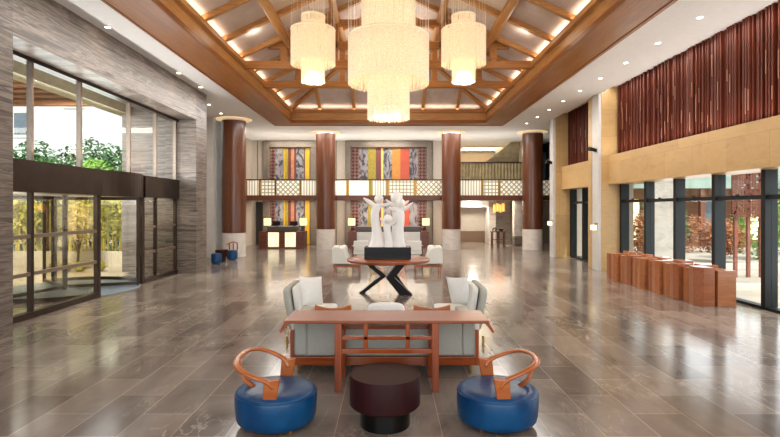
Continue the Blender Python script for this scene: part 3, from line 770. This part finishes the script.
# side sofas facing each other
def side_chair(s, label, plabel):
    cx = -.05; X = lambda v: cx + s*v
    t = thing('white_armchair', label, 'armchair', (X(1.25), 7.75, 0), 'white seats facing each other past the console table')
    B(X(.86), X(1.40), 7.55, 8.5, .14, .21).build('wooden_base', 'wood_red_y', t, bevel=.01)
    MB().cushion(min(X(.82), X(1.45)), max(X(.82), X(1.45)), 7.4, 8.55, .215, .455, e=.22).build('seat_cushion', 'fabric_white', t, smooth=True)
    mb = MB().cushion(-.05, .05, -.53, .53, 0, .66, e=.25)
    mb.xform(Matrix.Translation((X(1.42), 7.99, .22)) @ Matrix.Rotation(s*.17, 4, 'Y'))
    mb.build('outer_back', 'fabric_grey', t, smooth=True)
    mb = MB().cushion(-.06, .06, -.47, .47, 0, .46, e=.35)
    mb.xform(Matrix.Translation((X(1.34), 8.04, .42)) @ Matrix.Rotation(s*.15, 4, 'Y'))
    mb.build('back_cushion', 'fabric_white', t, smooth=True)
    for x in (.92, 1.5):
        for y in (7.5, 8.42): MB().tube([(X(x), y, 0), (X(x), y, .14)], .018, 10).build('leg', 'brass', t)
    # square scatter cushion with pointed corners
    mb = MB(); n = 12; V = []; F = []
    for side in (-1, 1):
        for i in range(n+1):
            for j in range(n+1):
                u, v = 2*i/n-1, 2*j/n-1
                th = .085*((1-u*u)*(1-v*v))**.45
                pin = 1 - .07*(1-abs(u*v))
                V.append((side*th, u*.235*(1-.07*(1-v*v)), v*.235*(1-.07*(1-u*u))))
    for side in (0, 1):
        o = side*(n+1)**2
        for i in range(n):
            for j in range(n):
                q = (o+i*(n+1)+j, o+(i+1)*(n+1)+j, o+(i+1)*(n+1)+j+1, o+i*(n+1)+j+1)
                F.append(q if side else q[::-1])
    mb.add(V, F)
    mb.xform(Matrix.Translation((X(1.2), 7.95, .755)) @ Matrix.Rotation(s*.72 if s < 0 else PI+.72, 4, 'Z') @ Matrix.Rotation(-.2 if s < 0 else .2, 4, 'Y') @ Matrix.Rotation(.1*s, 4, 'X'))
    o = mb.build('scatter_cushion', 'fabric_pillow', smooth=True)
    tag(o, plabel, 'cushion', 'square cushions on the white armchairs')
side_chair(-1, 'white upholstered armchair on the left, facing right past the console table', 'white square cushion on the left white armchair')
side_chair(1, 'white upholstered armchair on the right, facing left past the console table', 'white square cushion on the right white armchair')

# dark drum table
t = thing('drum_table', 'dark maroon round drum table between the two blue stools', 'side table', (-.035, 4.785, 0))
MB().lathe((-.035, 4.785), [(.245, 0), (.245, .195)], 48).build('base', 'base_black', t, smooth='auto')
MB().lathe((-.035, 4.785), [(.33, .195), (.344, .21), (.344, .47), (.335, .489)], 64).build('drum', 'wood_drum', t, smooth='auto')
# blue stools
def blue_chair(cx, cy, rz, label):
    t = thing('blue_tub_chair', label, 'chair', (cx, cy, 0), 'blue leather chairs with bent wood backs')
    prof = [(.30, .045), (.35, .05), (.375, .075), (.385, .12), (.393, .22), (.393, .30), (.383, .335), (.36, .358), (.30, .372), (.15, .362), (.05, .356), (.004, .355)]
    MB().lathe((cx, cy), prof, 56, 1.0, .93).build('leather_seat', 'leather_blue', t, smooth=True)
    mb = MB(); n = 56
    V = [(cx+.388*math.cos(2*PI*k/n), cy+.388*.93*math.sin(2*PI*k/n), .325) for k in range(n)]
    mb.tube(V+[V[0]], .006, 6).build('piping', 'leather_blue', t, smooth=True)
    for a in (.7, 2.4, 3.9, 5.5): MB().tube([(cx+.26*math.cos(a), cy+.26*math.sin(a), 0), (cx+.25*math.cos(a), cy+.25*math.sin(a), .06)], [.018, .024], 10).build('foot', 'wood_red_z', t)
    ctrl = [(.05,-.305,.46),(.0,-.32,.52),(-.13,-.33,.57),(-.25,-.295,.615),(-.33,-.19,.645),(-.36,0,.66),(-.33,.19,.66),(-.25,.295,.64),(-.13,.33,.595),(.0,.32,.53),(.05,.305,.46)]
    P = []
    for i in range(len(ctrl)-1):
        p0, p1, p2, p3 = [Vector(ctrl[max(0, min(len(ctrl)-1, i+q))]) for q in (-1,0,1,2)]
        for u in (0, .25, .5, .75): P.append(.5*((2*p1)+(-p0+p2)*u+(2*p0-5*p1+4*p2-p3)*u*u+(-p0+3*p1-3*p2+p3)*u**3))
    P.append(Vector(ctrl[-1]))
    P = [p+Vector((cx, cy, 0)) for p in P]
    MB().tube(P, [(.032, .02) if 5 < i < len(P)-6 else (.034, .022) for i in range(len(P))], 12).build('bent_rail', 'wood_bent', t, smooth=True)
    for s in (-1, 1):
        MB().add([(cx+x, cy+s*y, z) for x, y, z in ((-.045,.325,.35),(.085,.325,.35),(.12,.335,.555),(-.03,.335,.53),(-.045,.295,.35),(.085,.295,.35),(.12,.295,.555),(-.03,.295,.53))],
                 [(0,1,2,3),(7,6,5,4),(0,4,5,1),(1,5,6,2),(2,6,7,3),(3,7,4,0)]).build('front_support', 'wood_bent', t, bevel=.012)
    MB().tube([(cx-.22, cy, .352), (cx-.31, cy, .43), (cx-.35, cy, .54), (cx-.36, cy, .64)], [(.05,.022),(.04,.018),(.03,.017),(.028,.018)], 12, ref=(1,0,0)).build('rear_support', 'wood_bent', t, smooth=True)
    t.rotation_euler = (0, 0, rz)
    return t
c = blue_chair(-1.09, 4.765, 0, 'blue leather tub chair with bent wood back, left of the drum table')
c2 = dup(c, (1.06, 4.78, 0), PI, 'blue leather tub chair with bent wood back, right of the drum table')
c.rotation_euler = (0, 0, -.04); c2.rotation_euler = (0, 0, PI+.04)

# ------------------------------------------------------------------ round table + sculpture
px, py = .0, 12.2
t = thing('round_table', 'round orange-brown wooden table on black angled legs carrying the sculpture', 'table', (px, py, 0))
MB().lathe((px, py), [(.95, .775), (1.0, .78), (1.03, .80), (1.03, .835), (1.015, .845)], 72).build('table_top', 'wood_table', t, smooth='auto')
def chev(xs, y0, y1, nm):
    (a, b), (c, d), (e, f) = xs
    mb = MB(); mb.prism_y([(a,.775),(c,.42),(e,.0),(f,.0),(d,.42),(b,.775)], y0, y1); mb.build(nm, 'leg_black', t, bevel=.004)
chev([(-.62,-.48), (-.20,-.05), (-.73,-.60)], 12.05, 12.20, 'angled_leg')
chev([(.44,.22), (.14,-.06), (.58,.27)], 11.75, 12.05, 'angled_leg')
chev([(.44,.30), (.20,.02), (.50,.34)], 12.35, 12.55, 'angled_leg')
K = .0245
def sx_(x): return (355+x/5.46-388.5)*K
def sz_(y): return 2.1-(185+y/5.46-208)*K
t = thing('figure_sculpture', 'white abstract family sculpture with raised arms on a black plinth', 'sculpture', (px, py, .846))
B(-.59, .55, 11.92, 12.42, .847, 1.142).build('plinth', 'plinth_black', t, bevel=.006)
def figure(y, body, arms, heads, nm):
    mb = MB()
    P = [(sx_(c), y+dy, sz_(yy)) for c, w, yy, dy in body]; Rr = [(w*1.15/5.46*K/2, w/5.46*K/2*.85) for c, w, yy, dy in body]
    mb.tube(P, Rr, 16, ref=(0,1,0))
    for arm in arms:
        mb.tube([(sx_(x), y+dy, sz_(yy)) for x, yy, dy, r in arm], [r/5.46*K for x, yy, dy, r in arm], 12)
    for x, yy, r, dy in heads: mb.ball((sx_(x), y+dy, sz_(yy)), r/5.46*K, 20)
    o = mb.build(nm, 'sculpture_white', t, smooth=True)
    rm = o.modifiers.new('Remesh', 'REMESH'); rm.mode = 'VOXEL'; rm.voxel_size = .012; rm.use_smooth_shade = True
    sm = o.modifiers.new('Smooth', 'SMOOTH'); sm.iterations = 6; sm.factor = .6
figure(12.12, [(118,84,344,0),(119,62,310,0),(120,52,270,0),(116,46,230,0),(108,42,190,0),(107,40,155,0),(114,42,125,0),(120,34,104,0)],
       [[(112,122,0,14),(85,98,0,14),(65,84,0,11),(44,70,0,5)],[(118,120,0,14),(150,112,0,11),(175,106,0,9),(203,96,0,4)]], [(130,76,26,0)], 'left_figure')
figure(12.08, [(240,74,344,0),(238,58,310,0),(237,52,270,0),(240,48,230,0),(246,46,190,0),(246,46,160,0),(242,40,138,0)],
       [[(240,138,0,14),(212,134,0,13),(186,124,0,6)],[(240,138,0,14),(272,130,0,13),(296,114,0,10),(318,94,0,4)]], [(248,100,27,0)], 'right_front_figure')
figure(12.26, [(226,60,344,0),(226,48,280,0),(228,46,200,0),(230,44,140,0),(230,36,108,0)],
       [[(228,112,0,13),(200,104,0,11),(180,92,0,9),(168,76,0,4)],[(232,112,0,13),(262,104,0,11),(280,96,0,9),(298,84,0,4)]], [(228,68,34,0)], 'right_rear_figure')
figure(12.02, [(185,44,344,0),(184,36,300,0),(178,34,260,0),(174,36,235,0),(176,30,216,0)],
       [[(174,222,0,10),(158,208,0,9),(146,194,0,7),(138,178,0,3)],[(178,222,0,10),(198,214,0,9),(214,206,0,7),(226,192,0,3)]], [(180,188,26,0)], 'child_figure')
t = thing('open_book', 'small pale booklet lying on the round table left of the plinth', 'book', (-.78, 12.0, .845))
B(-.86, -.72, 11.95, 12.05, .846, .858).build('pages', 'fabric_pillow', t)

# lounge armchairs by the round table
def lounge(s, cx, cy, label, plabel):
    X = lambda v: cx + s*v
    def bx(a, b, *r): return B(X(a), X(b), *r)
    t = thing('lounge_armchair', label, 'armchair', (cx, cy, 0), 'white lounge chairs beyond the round table')
    bx(-.44, .44, cy-.38, cy+.38, .20, .26).build('wooden_base', 'wood_red', t, bevel=.01)
    bx(-.42, .42, cy-.255, cy+.255, .262, .42).build('seat', 'fabric_white', t, bevel=.03, segs=3)
    mb = MB().prism_y([(X(-.12), .30), (X(.46), .30), (X(.45), .82), (X(.34), .86), (X(.08), .80)][::(1 if s > 0 else -1)], cy-.4, cy-.26); mb.build('armrest', 'fabric_white', t, bevel=.03, segs=3)
    mb = MB().prism_y([(X(-.12), .30), (X(.46), .30), (X(.45), .82), (X(.34), .86), (X(.08), .80)][::(1 if s > 0 else -1)], cy+.26, cy+.4); mb.build('armrest', 'fabric_white', t, bevel=.03, segs=3)
    bx(.26, .45, cy-.255, cy+.255, .422, .86).build('backrest', 'fabric_white', t, bevel=.03, segs=3)
    for x in (-.4, .4):
        for y in (-.33, .33): MB().tube([(X(x), cy+y, 0), (X(x*.97), cy+y, .2)], .017, 8).build('leg', 'wood_red_z', t)
    o = MB().cushion(min(X(.0), X(.24)), max(X(.0), X(.24)), cy-.22, cy+.22, .46, .88, e=.5).build('lounge_cushion', 'fabric_pillow', smooth=True)
    tag(o, plabel, 'cushion', 'cushions on the lounge chairs')
lounge(-1, -1.35, 16.1, 'white lounge armchair beyond the round table, on its left', 'pale cushion on the left lounge armchair')
lounge(1, 1.28, 16.1, 'white lounge armchair beyond the round table, on its right', 'pale cushion on the right lounge armchair')
def armwood(cx, cy, label):
    t = thing('wooden_armchair', label, 'armchair', (cx, cy, 0), 'wooden armchairs before the central desk')
    B(cx-.3, cx+.3, cy-.3, cy+.3, .33, .45).build('seat', 'fabric_pillow', t, bevel=.03)
    B(cx-.28, cx+.28, cy-.32, cy-.24, .452, .85).build('backrest', 'fabric_pillow', t, bevel=.03)
    for s in (-1, 1):
        for y in (-.28, .28): MB().tube([(cx+s*.33, cy+y, 0), (cx+s*.33, cy+y, .62)], .02, 8).build('leg', 'wood_fascia', t)
        B(cx+s*.33-.03, cx+s*.33+.03, cy-.32, cy+.32, .62, .65).build('arm', 'wood_fascia', t, bevel=.008)
armwood(-1.05, 19.0, 'wooden armchair with pale seat seen left of the plinth')
armwood(.98, 19.0, 'wooden armchair with pale seat seen right of the plinth')
t = thing('brass_coffee_table', 'low brass coffee table seen beneath the round table', 'table', (-.1, 17.0, 0))
B(-.6, .4, 16.8, 17.5, .26, .31).build('table_top', 'brass', t, bevel=.005)
for x in (-.56, .34):
    for y in (16.84, 17.44): B(x, x+.03, y, y+.03, 0, .26).build('leg', 'brass', t)

# small blue stools by the left column
def small_stool(x, y, label):
    t = thing('blue_stool', label, 'stool', (x, y, 0), 'blue seats by the left column')
    MB().lathe((x, y), [(.16, .03), (.18, .05), (.19, .12), (.19, .36), (.17, .40), (.1, .41)], 24).build('leather_seat', 'leather_blue', t, smooth='auto')
    MB().lathe((x, y), [(.13, 0), (.13, .03)], 16).build('foot', 'wood_fascia', t)
small_stool(-6.45, 18.35, 'small blue round stool nearest the stone pier, before the left column')
t = thing('blue_armchair', 'small blue chair with orange wooden back before the left column', 'chair', (-6.3, 19.75, 0), 'blue seats by the left column')
MB().lathe((-6.3, 19.75), [(.17, .03), (.2, .05), (.21, .12), (.21, .36), (.19, .40), (.1, .41)], 24).build('leather_seat', 'leather_blue', t, smooth='auto')
MB().lathe((-6.3, 19.75), [(.13, 0), (.13, .03)], 16).build('foot', 'wood_fascia', t)
MB().tube([(-6.3+.2*math.cos(a), 19.75+.2*math.sin(a), .72-.05*abs(a-PI/2)) for a in [k*PI/10 for k in range(0, 11)]], (.025), 8).build('bent_rail', 'wood_bent', t, smooth=True)
for x in (-.16, 0, .16): B(-6.3+x-.02, -6.3+x+.02, 19.88, 19.92, .4, .68).build('back_slat', 'wood_bent', t)
t = thing('drum_side_table', 'small dark round table between the two blue seats by the left column', 'side table', (-6.5, 19.1, 0))
MB().lathe((-6.5, 19.1), [(.15, 0), (.15, .2)], 24).build('base', 'base_black', t, smooth='auto')
MB().lathe((-6.5, 19.1), [(.24, .2), (.24, .47)], 32).build('drum', 'wood_drum', t, smooth='auto')

# console table in the far passage
t = thing('display_table', 'small dark display table in the passage near the right column', 'table', (5.8, 25.9, 0))
B(5.42, 6.16, 25.7, 26.1, .83, .88).build('table_top', 'wood_fascia', t, bevel=.005)
for x in (5.45, 5.78, 6.09):
    for y in (25.73, 26.03): B(x, x+.05, y, y+.05, 0, .83).build('leg', 'wood_fascia', t)
B(5.48, 6.1, 25.74, 26.06, .42, .45).build('shelf', 'wood_fascia', t)
t = thing('black_ornament', 'knotted black ornament at the left of the small display table', 'ornament', (5.62, 25.9, .88))
MB().tube([(5.5,25.9,.92),(5.55,25.88,1.02),(5.66,25.92,1.05),(5.72,25.9,.97),(5.62,25.86,.92)], .035, 8).build('loop', 'black_metal', t, smooth=True)
t = thing('black_bowl', 'low black bowl at the right of the small display table', 'bowl', (5.96, 25.9, .88))
MB().lathe((5.96, 25.9), [(.06, .881), (.14, .96), (.15, 1.0), (.13, .99)], 24).build('bowl', 'black_metal', t, smooth='auto')
for k in range(4):  # hanging wood screens; their orange light is put in as emission
    x = 6.1+k*.17
    t = thing('hanging_screen', '%s of the four small wood screens hanging above the passage, amber glow put into their colour' % ('leftmost', 'second from left', 'third from left', 'rightmost')[k], 'lit_screen', (x, 28.2, 1.75), 'amber-glowing hanging screens above the passage')
    z = 1.85+.06*(k % 2)
    B(x-.06, x+.06, 28.15, 28.27, z, z+.45).build('shade', 'glow_amber', t); B(x-.004, x+.004, 28.2, 28.21, z+.45, 2.52).build('cord', 'black_metal', t)
    B(x-.07, x+.07, 28.14, 28.28, z+.45, z+.48).build('cap', 'wood_fascia', t)

# ------------------------------------------------------------------ wooden block counter by the right windows
t = thing('block_counter', 'low row of staggered polished wooden blocks in front of the right windows', 'counter', (7.0, 12.5, 0))
def lerp(a, b, u): return a+(b-a)*u
B(6.98, 7.37, 10.38, 10.84, 0, .77).build('block', 'wood_block', t, bevel=.008)
MB().prism([(6.60, 10.62), (6.70, 10.42), (6.945, 10.42), (6.945, 10.84), (6.64, 10.84)], 0, .83).build('block', 'wood_block_dark', t, bevel=.008)
n = 11; Y0, Y1 = 10.88, 14.65
for k in range(n):
    u0, u1 = k/n, (k+1)/n
    ya, yb = lerp(Y0, Y1, u0), lerp(Y0, Y1, u1)-.04
    xl = lerp(6.66, 6.47, (u0+u1)/2) + (.06, -.03, .02, -.05, .04, -.03, .03, .0, .05, -.02, .02)[k]; xm = 6.98-.02*k/n*3
    z = .78 + (-.02, .035, .0, .03, -.01, .015, .0, .02, -.01, .01, -.01)[k]
    MB().prism([(xl+.03, ya), (xm, ya), (xm, yb), (xl+.01, yb), (xl, (ya+yb)/2)], 0, z).build('block', ('wood_block', 'wood_block_dark', 'wood_block')[k % 3], t, bevel=.006)
for k in range(9):
    ya = lerp(10.9, 14.6, k/9); yb = ya+.37
    z = .80 + (.02, -.02, .03, .0, .02, -.01)[k % 6]
    MB().prism([(7.02-.02*k/3, ya), (7.34-.02*k, ya), (7.34-.02*k, yb), (7.02-.02*k/3, yb)], 0, z).build('rear_block', 'wood_block', t, bevel=.006)
    MB().prism([(7.03-.02*k/3, ya+.02), (7.33-.02*k, ya+.02), (7.33-.02*k, yb-.02), (7.03-.02*k/3, yb-.02)], z, z+.01).build('glossy_glare_top', 'block_top_glare', t)  # thin paler sheet, sky glare on the tops put into its colour

# ------------------------------------------------------------------ outdoors
g1 = struct(B(7.86, 60, -6, 80, -.25, -.06).build('ground', 'ground_out', loc=(0, 0, 0))) 
g2 = struct(B(-60, -8.2, -6, 80, -.25, -.06).build('ground', 'ground_out', loc=(0, 0, 0)))
def cloud(name, label, cat, parts, mat, loc=None, trunk=None, group=None):
    t = thing(name, label, cat, loc or parts[0][0][:2]+(0,), group)
    mb = MB()
    for c, rad, n, size in parts: mb.leaves(c, rad, n, size)
    o = mb.build('foliage', mat, t)
    if trunk:
        q = MB()
        for pts, r in trunk: q.tube(pts, r, 8)
        q.build('trunk', 'bark', t, smooth=True)
    return t
# left: white building, hedge, trees, bamboo, canopy
t = thing('white_building', 'white rendered building beyond the hedge outside the left glazing', 'building', (-24, 33, -.06))
B(-36, -13, 32, 40, -.06, 14).build('wall', 'wall_out', t)
for x, z in ((-23.9, 7.6), (-20.5, 9.5)):
    f = B(x-.7, x+.7, 31.94, 32, z-.9, z+.9).build('window_frame', 'kerb', t); B(x-.5, x+.5, 31.92, 31.94, z-.7, z+.7).build('window_glass', 'window_out', f)
hp = []
for k in range(11):
    hp.append(((-24+k*1.15, 24+R.uniform(-.5, .5), 2.55+R.uniform(-.3, .3)), (1.3, 1.3, 2.8), 1900, .20))
cloud('hedge', 'tall green hedge in front of the white building', 'hedge', hp, 'foliage', (-18, 23, -.06))
for (x, y, z, rr_, h), lb, m in (((-11.3, 18.9, 3.25, .72, .75), 'round-crowned bright green tree seen above the revolving door', 'foliage_light'), ((-9.8, 19.2, 3.55, .66, .9), 'taller green tree between the round-crowned tree and the stone pier', 'foliage'), ((-13.4, 19.2, 3.2, .8, .9), 'green tree farthest left of the clipped round crowns outside', 'foliage')):
    cloud('round_tree', lb, 'tree', [((x, y, z), (rr_, rr_, h), 3600, .11)], m, (x, y, -.06), [([(x,y,-.06),(x,y,z)], .08)], 'trees beyond the entrance')
t = thing('bamboo_grove', 'yellow-green bamboo grove outside the revolving door', 'bamboo', (-12.5, 20, -.06))
mb = MB(); lf = MB()
for k in range(60):
    x, y = R.uniform(-18, -9.0), R.uniform(20.2, 22)
    mb.tube([(x, y, -.06), (x+R.uniform(-.15,.15), y, R.uniform(2.2, 2.9))], R.uniform(.03, .06), 6)
    lf.leaves((x, y, 1.8), (.3, .3, 1.2), 60, .22, .2)
mb.build('stems', 'bamboo', t); lf.build('leaves', 'foliage_yellow', t)['kind'] = 'stuff'
cloud('blossom_tree', 'small pale-leaved ornamental tree outside the entrance glazing', 'tree', [((-10.8, 17, 1.55), (.5, .4, .75), 1100, .08)], 'foliage_pale', (-10.8, 17, -.06), [([(-10.8,17,-.06),(-10.75,17,.6),(-10.8,17,1.7)], [.05,.04,.02]), ([(-10.75,17,.6),(-10.5,17,1.6)], [.03,.012]), ([(-10.75,17,.5),(-11.1,17,1.5)], [.03,.012])])
for k, (x, y) in enumerate([(-10.45, 16.6), (-10.85, 16.5), (-11.3, 16.6), (-9.85, 16.7)]):
    o = MB().leaves((x, y, .12), (.18, .18, .18), 500, .06, .8).ball((x, y, .1), .16, 12).build('clipped_shrub', 'foliage_yellow')
    tag(o, 'small round clipped shrub outside the entrance, %s' % ('just right of the pale tree', 'at the foot of the pale tree', 'left of the pale tree', 'farthest right, seen beside the door post')[k], 'shrub', 'round clipped shrubs outside the entrance')
B1 = thing('garden_wall', 'low white stone kerb wall behind the bamboo and shrubs', 'wall', (-14, 18.1, -.06)); B(-22, -8.9, 18.0, 18.2, -.06, .5).build('coping', 'kerb', B1)
for x, y, lb in ((-9.3, 10.8, 'dark square post outside the left side light'), (-11.6, 14.4, 'dark square post outside behind the revolving door'), (-10.0, 10.0, 'dark square post nearest the camera outside the side light')):
    o = B(x-.16, x+.16, y-.16, y+.16, -.06, 3.0).build('entrance_post', 'bronze'); tag(o, lb, 'post')
t = thing('entrance_canopy', 'outdoor entrance canopy with brown slatted soffit', 'canopy', (-14, 11.5, 5.5))
B(-22, -8.6, 4, 16.6, 5.75, 5.9).build('roof', 'wood_out', t)
for k in range(20): B(-22, -8.6, 4.3+k*.64, 4.5+k*.64, 5.55, 5.75).build('soffit_beam', 'wood_out', t)
B(-8.9, -8.4, 4, 17.2, 5.15, 5.6).build('edge_beam', 'canopy_beige', t)
# right: lattice tower, marble pier, pavilion, plants
t = thing('lattice_screen', 'red-brown square lattice screen standing on posts outside the right windows', 'screen', (11.3, 15.2, -.06))
mb = MB(); xa, xb, za, zb = 10.65, 11.75, 1.84, 4.6
rr = random.Random(3)
nx, nz = 14, 30; cw = (xb-xa)/nx; chh = (zb-za)/nz
for i in range(nx+1):
    for j in range(nz):
        if rr.random() < .84 or i in (0, nx): mb.box(xa+i*cw-.017, xa+i*cw+.017, 15.15, 15.2, za+j*chh-.017, za+(j+1)*chh+.017)
for j in range(nz+1):
    for i in range(nx):
        if rr.random() < .84 or j in (0, nz): mb.box(xa+i*cw-.017, xa+(i+1)*cw+.017, 15.15, 15.2, za+j*chh-.017, za+j*chh+.017)
mb.build('lattice', 'lattice_red', t)
for x in (10.8, 11.2, 11.6): B(x-.045, x+.045, 15.22, 15.3, -.06, 4.6).build('post', 'lattice_red', t)
o = B(8.75, 9.5, 16.1, 16.7, -.06, 5.5).build('marble_pier', 'marble_grey'); tag(o, 'white veined marble pier outside the right windows', 'pier')
o = B(8.35, 8.5, 17.0, 17.15, -.06, 5.5).build('white_post', 'kerb'); tag(o, 'thin white post outside the farthest right window pane', 'post')
struct(B(8.0, 22, 12.9, 13.3, -.06, .06).build('trim_6', 'kerb')); struct(B(8.0, 22, 17.4, 17.7, -.06, .1).build('trim_6', 'kerb'))
t = thing('garden_pavilion', 'timber garden pavilion with pale roof beyond the right windows', 'building', (19, 29, -.06))
B(10, 34, 28, 33, -.06, 3.2).build('wall', 'wood_out', t)
MB().prism_y([(8.5, 3.2), (36, 3.2), (34, 4.6), (10.5, 4.6)], 27.2, 34).build('roof', 'roof_out', t)
for k in range(9): B(10.6+k*2.4, 11.9+k*2.4, 27.95, 28, .3, 2.6).build('window_pane', 'glow_warm' if k % 3 == 1 else 'window_out', t)
for k in range(8): B(10.2+k*2.4, 10.45+k*2.4, 27.3, 27.55, -.06, 3.2).build('porch_post', 'wood_slat_light', t)
plants = [((13.3,19.5,.9),(.9,.6,.8),'foliage_orange','round orange-leaved shrub beside the lattice screen'),((12.2,22,1.3),(1.3,.8,1.4),'foliage','tall green shrub behind the lattice screen'),((10.9,20.5,1.0),(.8,.5,1.1),'foliage_orange','orange-leaved shrub seen between the marble pier and the screen'),
          ((15.5,20.5,1.3),(1.2,.8,1.4),'foliage_light','light green bush right of the lattice screen'),((18.6,22.5,1.8),(1.4,1.2,2.0),'foliage','tall green tree at the right edge beyond the windows'),((14.3,24,.8),(2.2,.8,1.0),'foliage_orange','wide orange flower bed in front of the pavilion'),((10.6,24.5,2.2),(.9,.8,1.3),'foliage_light','light green tree by the marble pier outside')]
for c, rad, m, lb in plants:
    cloud('garden_shrub', lb, 'shrub', [(c, rad, 1500, .14)], m, (c[0], c[1], -.06), [([(c[0],c[1],-.06),(c[0],c[1],c[2])], .05)], 'garden planting beyond the right windows')
o = B(16, 40, 45, 46, -.06, 7).build('distant_block', 'wall_out'); tag(o, 'pale distant building beyond the garden pavilion', 'building')

# ------------------------------------------------------------------ light
w = bpy.data.worlds.new('world'); S.world = w; w.use_nodes = True
nt = w.node_tree; bg = nt.nodes['Background']
sky = nt.nodes.new('ShaderNodeTexSky')
try:
    sky.sky_type = 'HOSEK_WILKIE'; sky.turbidity = 4; sky.ground_albedo = .4; sky.sun_direction = (.35, -.5, .8)
except Exception: pass
mx = nt.nodes.new('ShaderNodeMix'); mx.data_type = 'RGBA'; mx.inputs[0].default_value = .7
ci = [q for q in mx.inputs if q.type == 'RGBA']
nt.links.new(sky.outputs[0], ci[0]); ci[1].default_value = (.95, 1.0, 1.06, 1)
nt.links.new([q for q in mx.outputs if q.type == 'RGBA'][0], bg.inputs[0]); bg.inputs[1].default_value = 1.5
def light(kind, name, loc, rot, energy, color=(1, .9, .75), **kw):
    l = bpy.data.lights.new(name, kind); l.energy = energy; l.color = color
    for k, v in kw.items(): setattr(l, k, v)
    o = bpy.data.objects.new(name, l); COL.objects.link(o); o.location = loc; o.rotation_euler = rot; return o
sd = Vector((-.32, .45, -.83))
light('SUN', 'sun', (0, 0, 20), sd.to_track_quat('-Z', 'Y').to_euler(), 3.2, (1, .95, .86), angle=.03)
for k, (x, y) in enumerate(DL):
    light('SPOT', 'downlight_lamp', (x, y, HC-.03), (0, 0, 0), 40 if x > 0 else 12, (1, .86, .66), spot_size=2.0, spot_blend=.8, shadow_soft_size=.05)
# cove strips on the coffer ledge washing the timber roof
for s in (-1, 1): light('AREA', 'cove_strip', (s*4.28, 12, 6.5), (0, s*-2.5, 0), 28, (1, .82, .62), shape='RECTANGLE', size=.1, size_y=19)
for y, r in ((21.7, 2.5), (2.3, -2.5)): light('AREA', 'cove_strip', (0, y, 6.5), (r, 0, 0), 10, (1, .82, .62), shape='RECTANGLE', size=8, size_y=.1)
# chandelier bulbs
light('POINT', 'chandelier_bulb', (0, 11, 4.45), (0, 0, 0), 150, (1, .88, .72), shadow_soft_size=.2)
for x, y, z, p in ((0, 7.0, 7.2, 45), (0, 15.9, 7.2, 60), (0, 19.3, 7.0, 30), (-3.6, 10.2, 6.75, 5), (3.6, 10.2, 6.75, 5), (-3.6, 13.3, 6.75, 5), (3.6, 13.3, 6.75, 5)): light('POINT', 'roof_fill', (x, y, z), (0, 0, 0), p, (1, .9, .76), shadow_soft_size=.15)  # added fill points without fittings, brightening the roof timber and panels
for s in (-1, 1): light('POINT', 'chandelier_bulb', (s*2.0, 13, 5.58), (0, 0, 0), 45, (1, .88, .7), shadow_soft_size=.12)
# fill lamp added at the unseen open rear; daylight through the side glazing
light('AREA', 'rear_fill', (0.4, -2.9, 3.0), (PI/2, 0, 0), 240, (1, .97, .93), shape='RECTANGLE', size=13, size_y=5.4)
light('AREA', 'left_daylight', (-8.6, 12, 3.6), (0, -PI/2, 0), 150, (.95, .98, 1), shape='RECTANGLE', size=2.8, size_y=7)
light('AREA', 'right_daylight', (8.4, 9, 1.6), (0, PI/2, 0), 130, (.97, .98, 1), shape='RECTANGLE', size=2.4, size_y=12)
for s in (-1, 1):
    for y in (4, 8, 12, 16, 20): light('AREA', 'frame_fill', (s*4.82, y, HC-.06), (0, 0, 0), 22+3.0*y, (1, .97, .92), shape='RECTANGLE', size=.8, size_y=3.9)  # added soft fill strips under the coffer boards, no fittings there
for x, y in ((-10.5, 15), (-12, 10.5)): light('AREA', 'canopy_fill', (x, y, 5.1), (.5, 0, 0), 260, (1, .97, .9), shape='DISK', size=.8)  # fill added under the canopy to brighten the bamboo
light('AREA', 'ledge_fill', (7.45, 9.7, 3.9), (PI, -.35, 0), 62, (1, .96, .9), shape='RECTANGLE', size=.1, size_y=13)  # added strip on the header ledge, lifts slats and white ceiling
light('AREA', 'entrance_fill', (-6.7, 12, 3.1), (PI, .5, 0), 68, (1, .97, .93), shape='RECTANGLE', size=.1, size_y=7)  # added strip above the entrance header, brightens the left ceiling
light('AREA', 'gallery_fill', (0, 25.45, 3.65), (PI-.4, 0, 0), 130, (1, .95, .86), shape='RECTANGLE', size=14, size_y=.1)  # added strip along the handrail, throws fill onto the far ceiling
light('AREA', 'slot_strip', (7.35, 9.7, HC+.15), (0, .25, 0), 90, (1, .93, .84), shape='RECTANGLE', size=.12, size_y=13)
# under the gallery and in the alcoves
for x in (-5.5, -1.2, 1.2, 5.6): light('AREA', 'gallery_downlight', (x, 26.9, 2.48), (0, 0, 0), 70, (1, .87, .7), shape='RECTANGLE', size=2.4, size_y=1.0)
for x in (-5.5, 0): light('AREA', 'alcove_downlight', (x, 27.2, 5.85), (.25, 0, 0), 35, (1, .88, .7), shape='RECTANGLE', size=2.4, size_y=.2)
for x in (-4.5, -1.5, 1.5, 4.5): light('AREA', 'ceiling_fill', (x, 24.0, 5.9), (0, 0, 0), 70, (1, .95, .88), shape='RECTANGLE', size=2.8, size_y=1.6)  # added area lamps for fill at the far end, no ceiling panels modelled
light('AREA', 'passage_lamp', (5.5, 31.5, 5.7), (0, 0, 0), 130, (1, .85, .6), shape='RECTANGLE', size=2, size_y=2)
light('AREA', 'passage_lamp', (5.0, 29.0, 2.6), (0, 0, 0), 60, (1, .92, .8), shape='DISK', size=.6)
S.view_settings.view_transform = 'Standard'; S.view_settings.look = 'None'; S.view_settings.gamma = 1; S.view_settings.exposure = .6
S.cycles.use_denoising = True
try: S.cycles.denoiser = 'OPENIMAGEDENOISE'
except Exception: pass
S.cycles.max_bounces = 8; S.cycles.transparent_max_bounces = 16; S.cycles.sample_clamp_indirect = 6; S.cycles.caustics_reflective = False; S.cycles.caustics_refractive = False
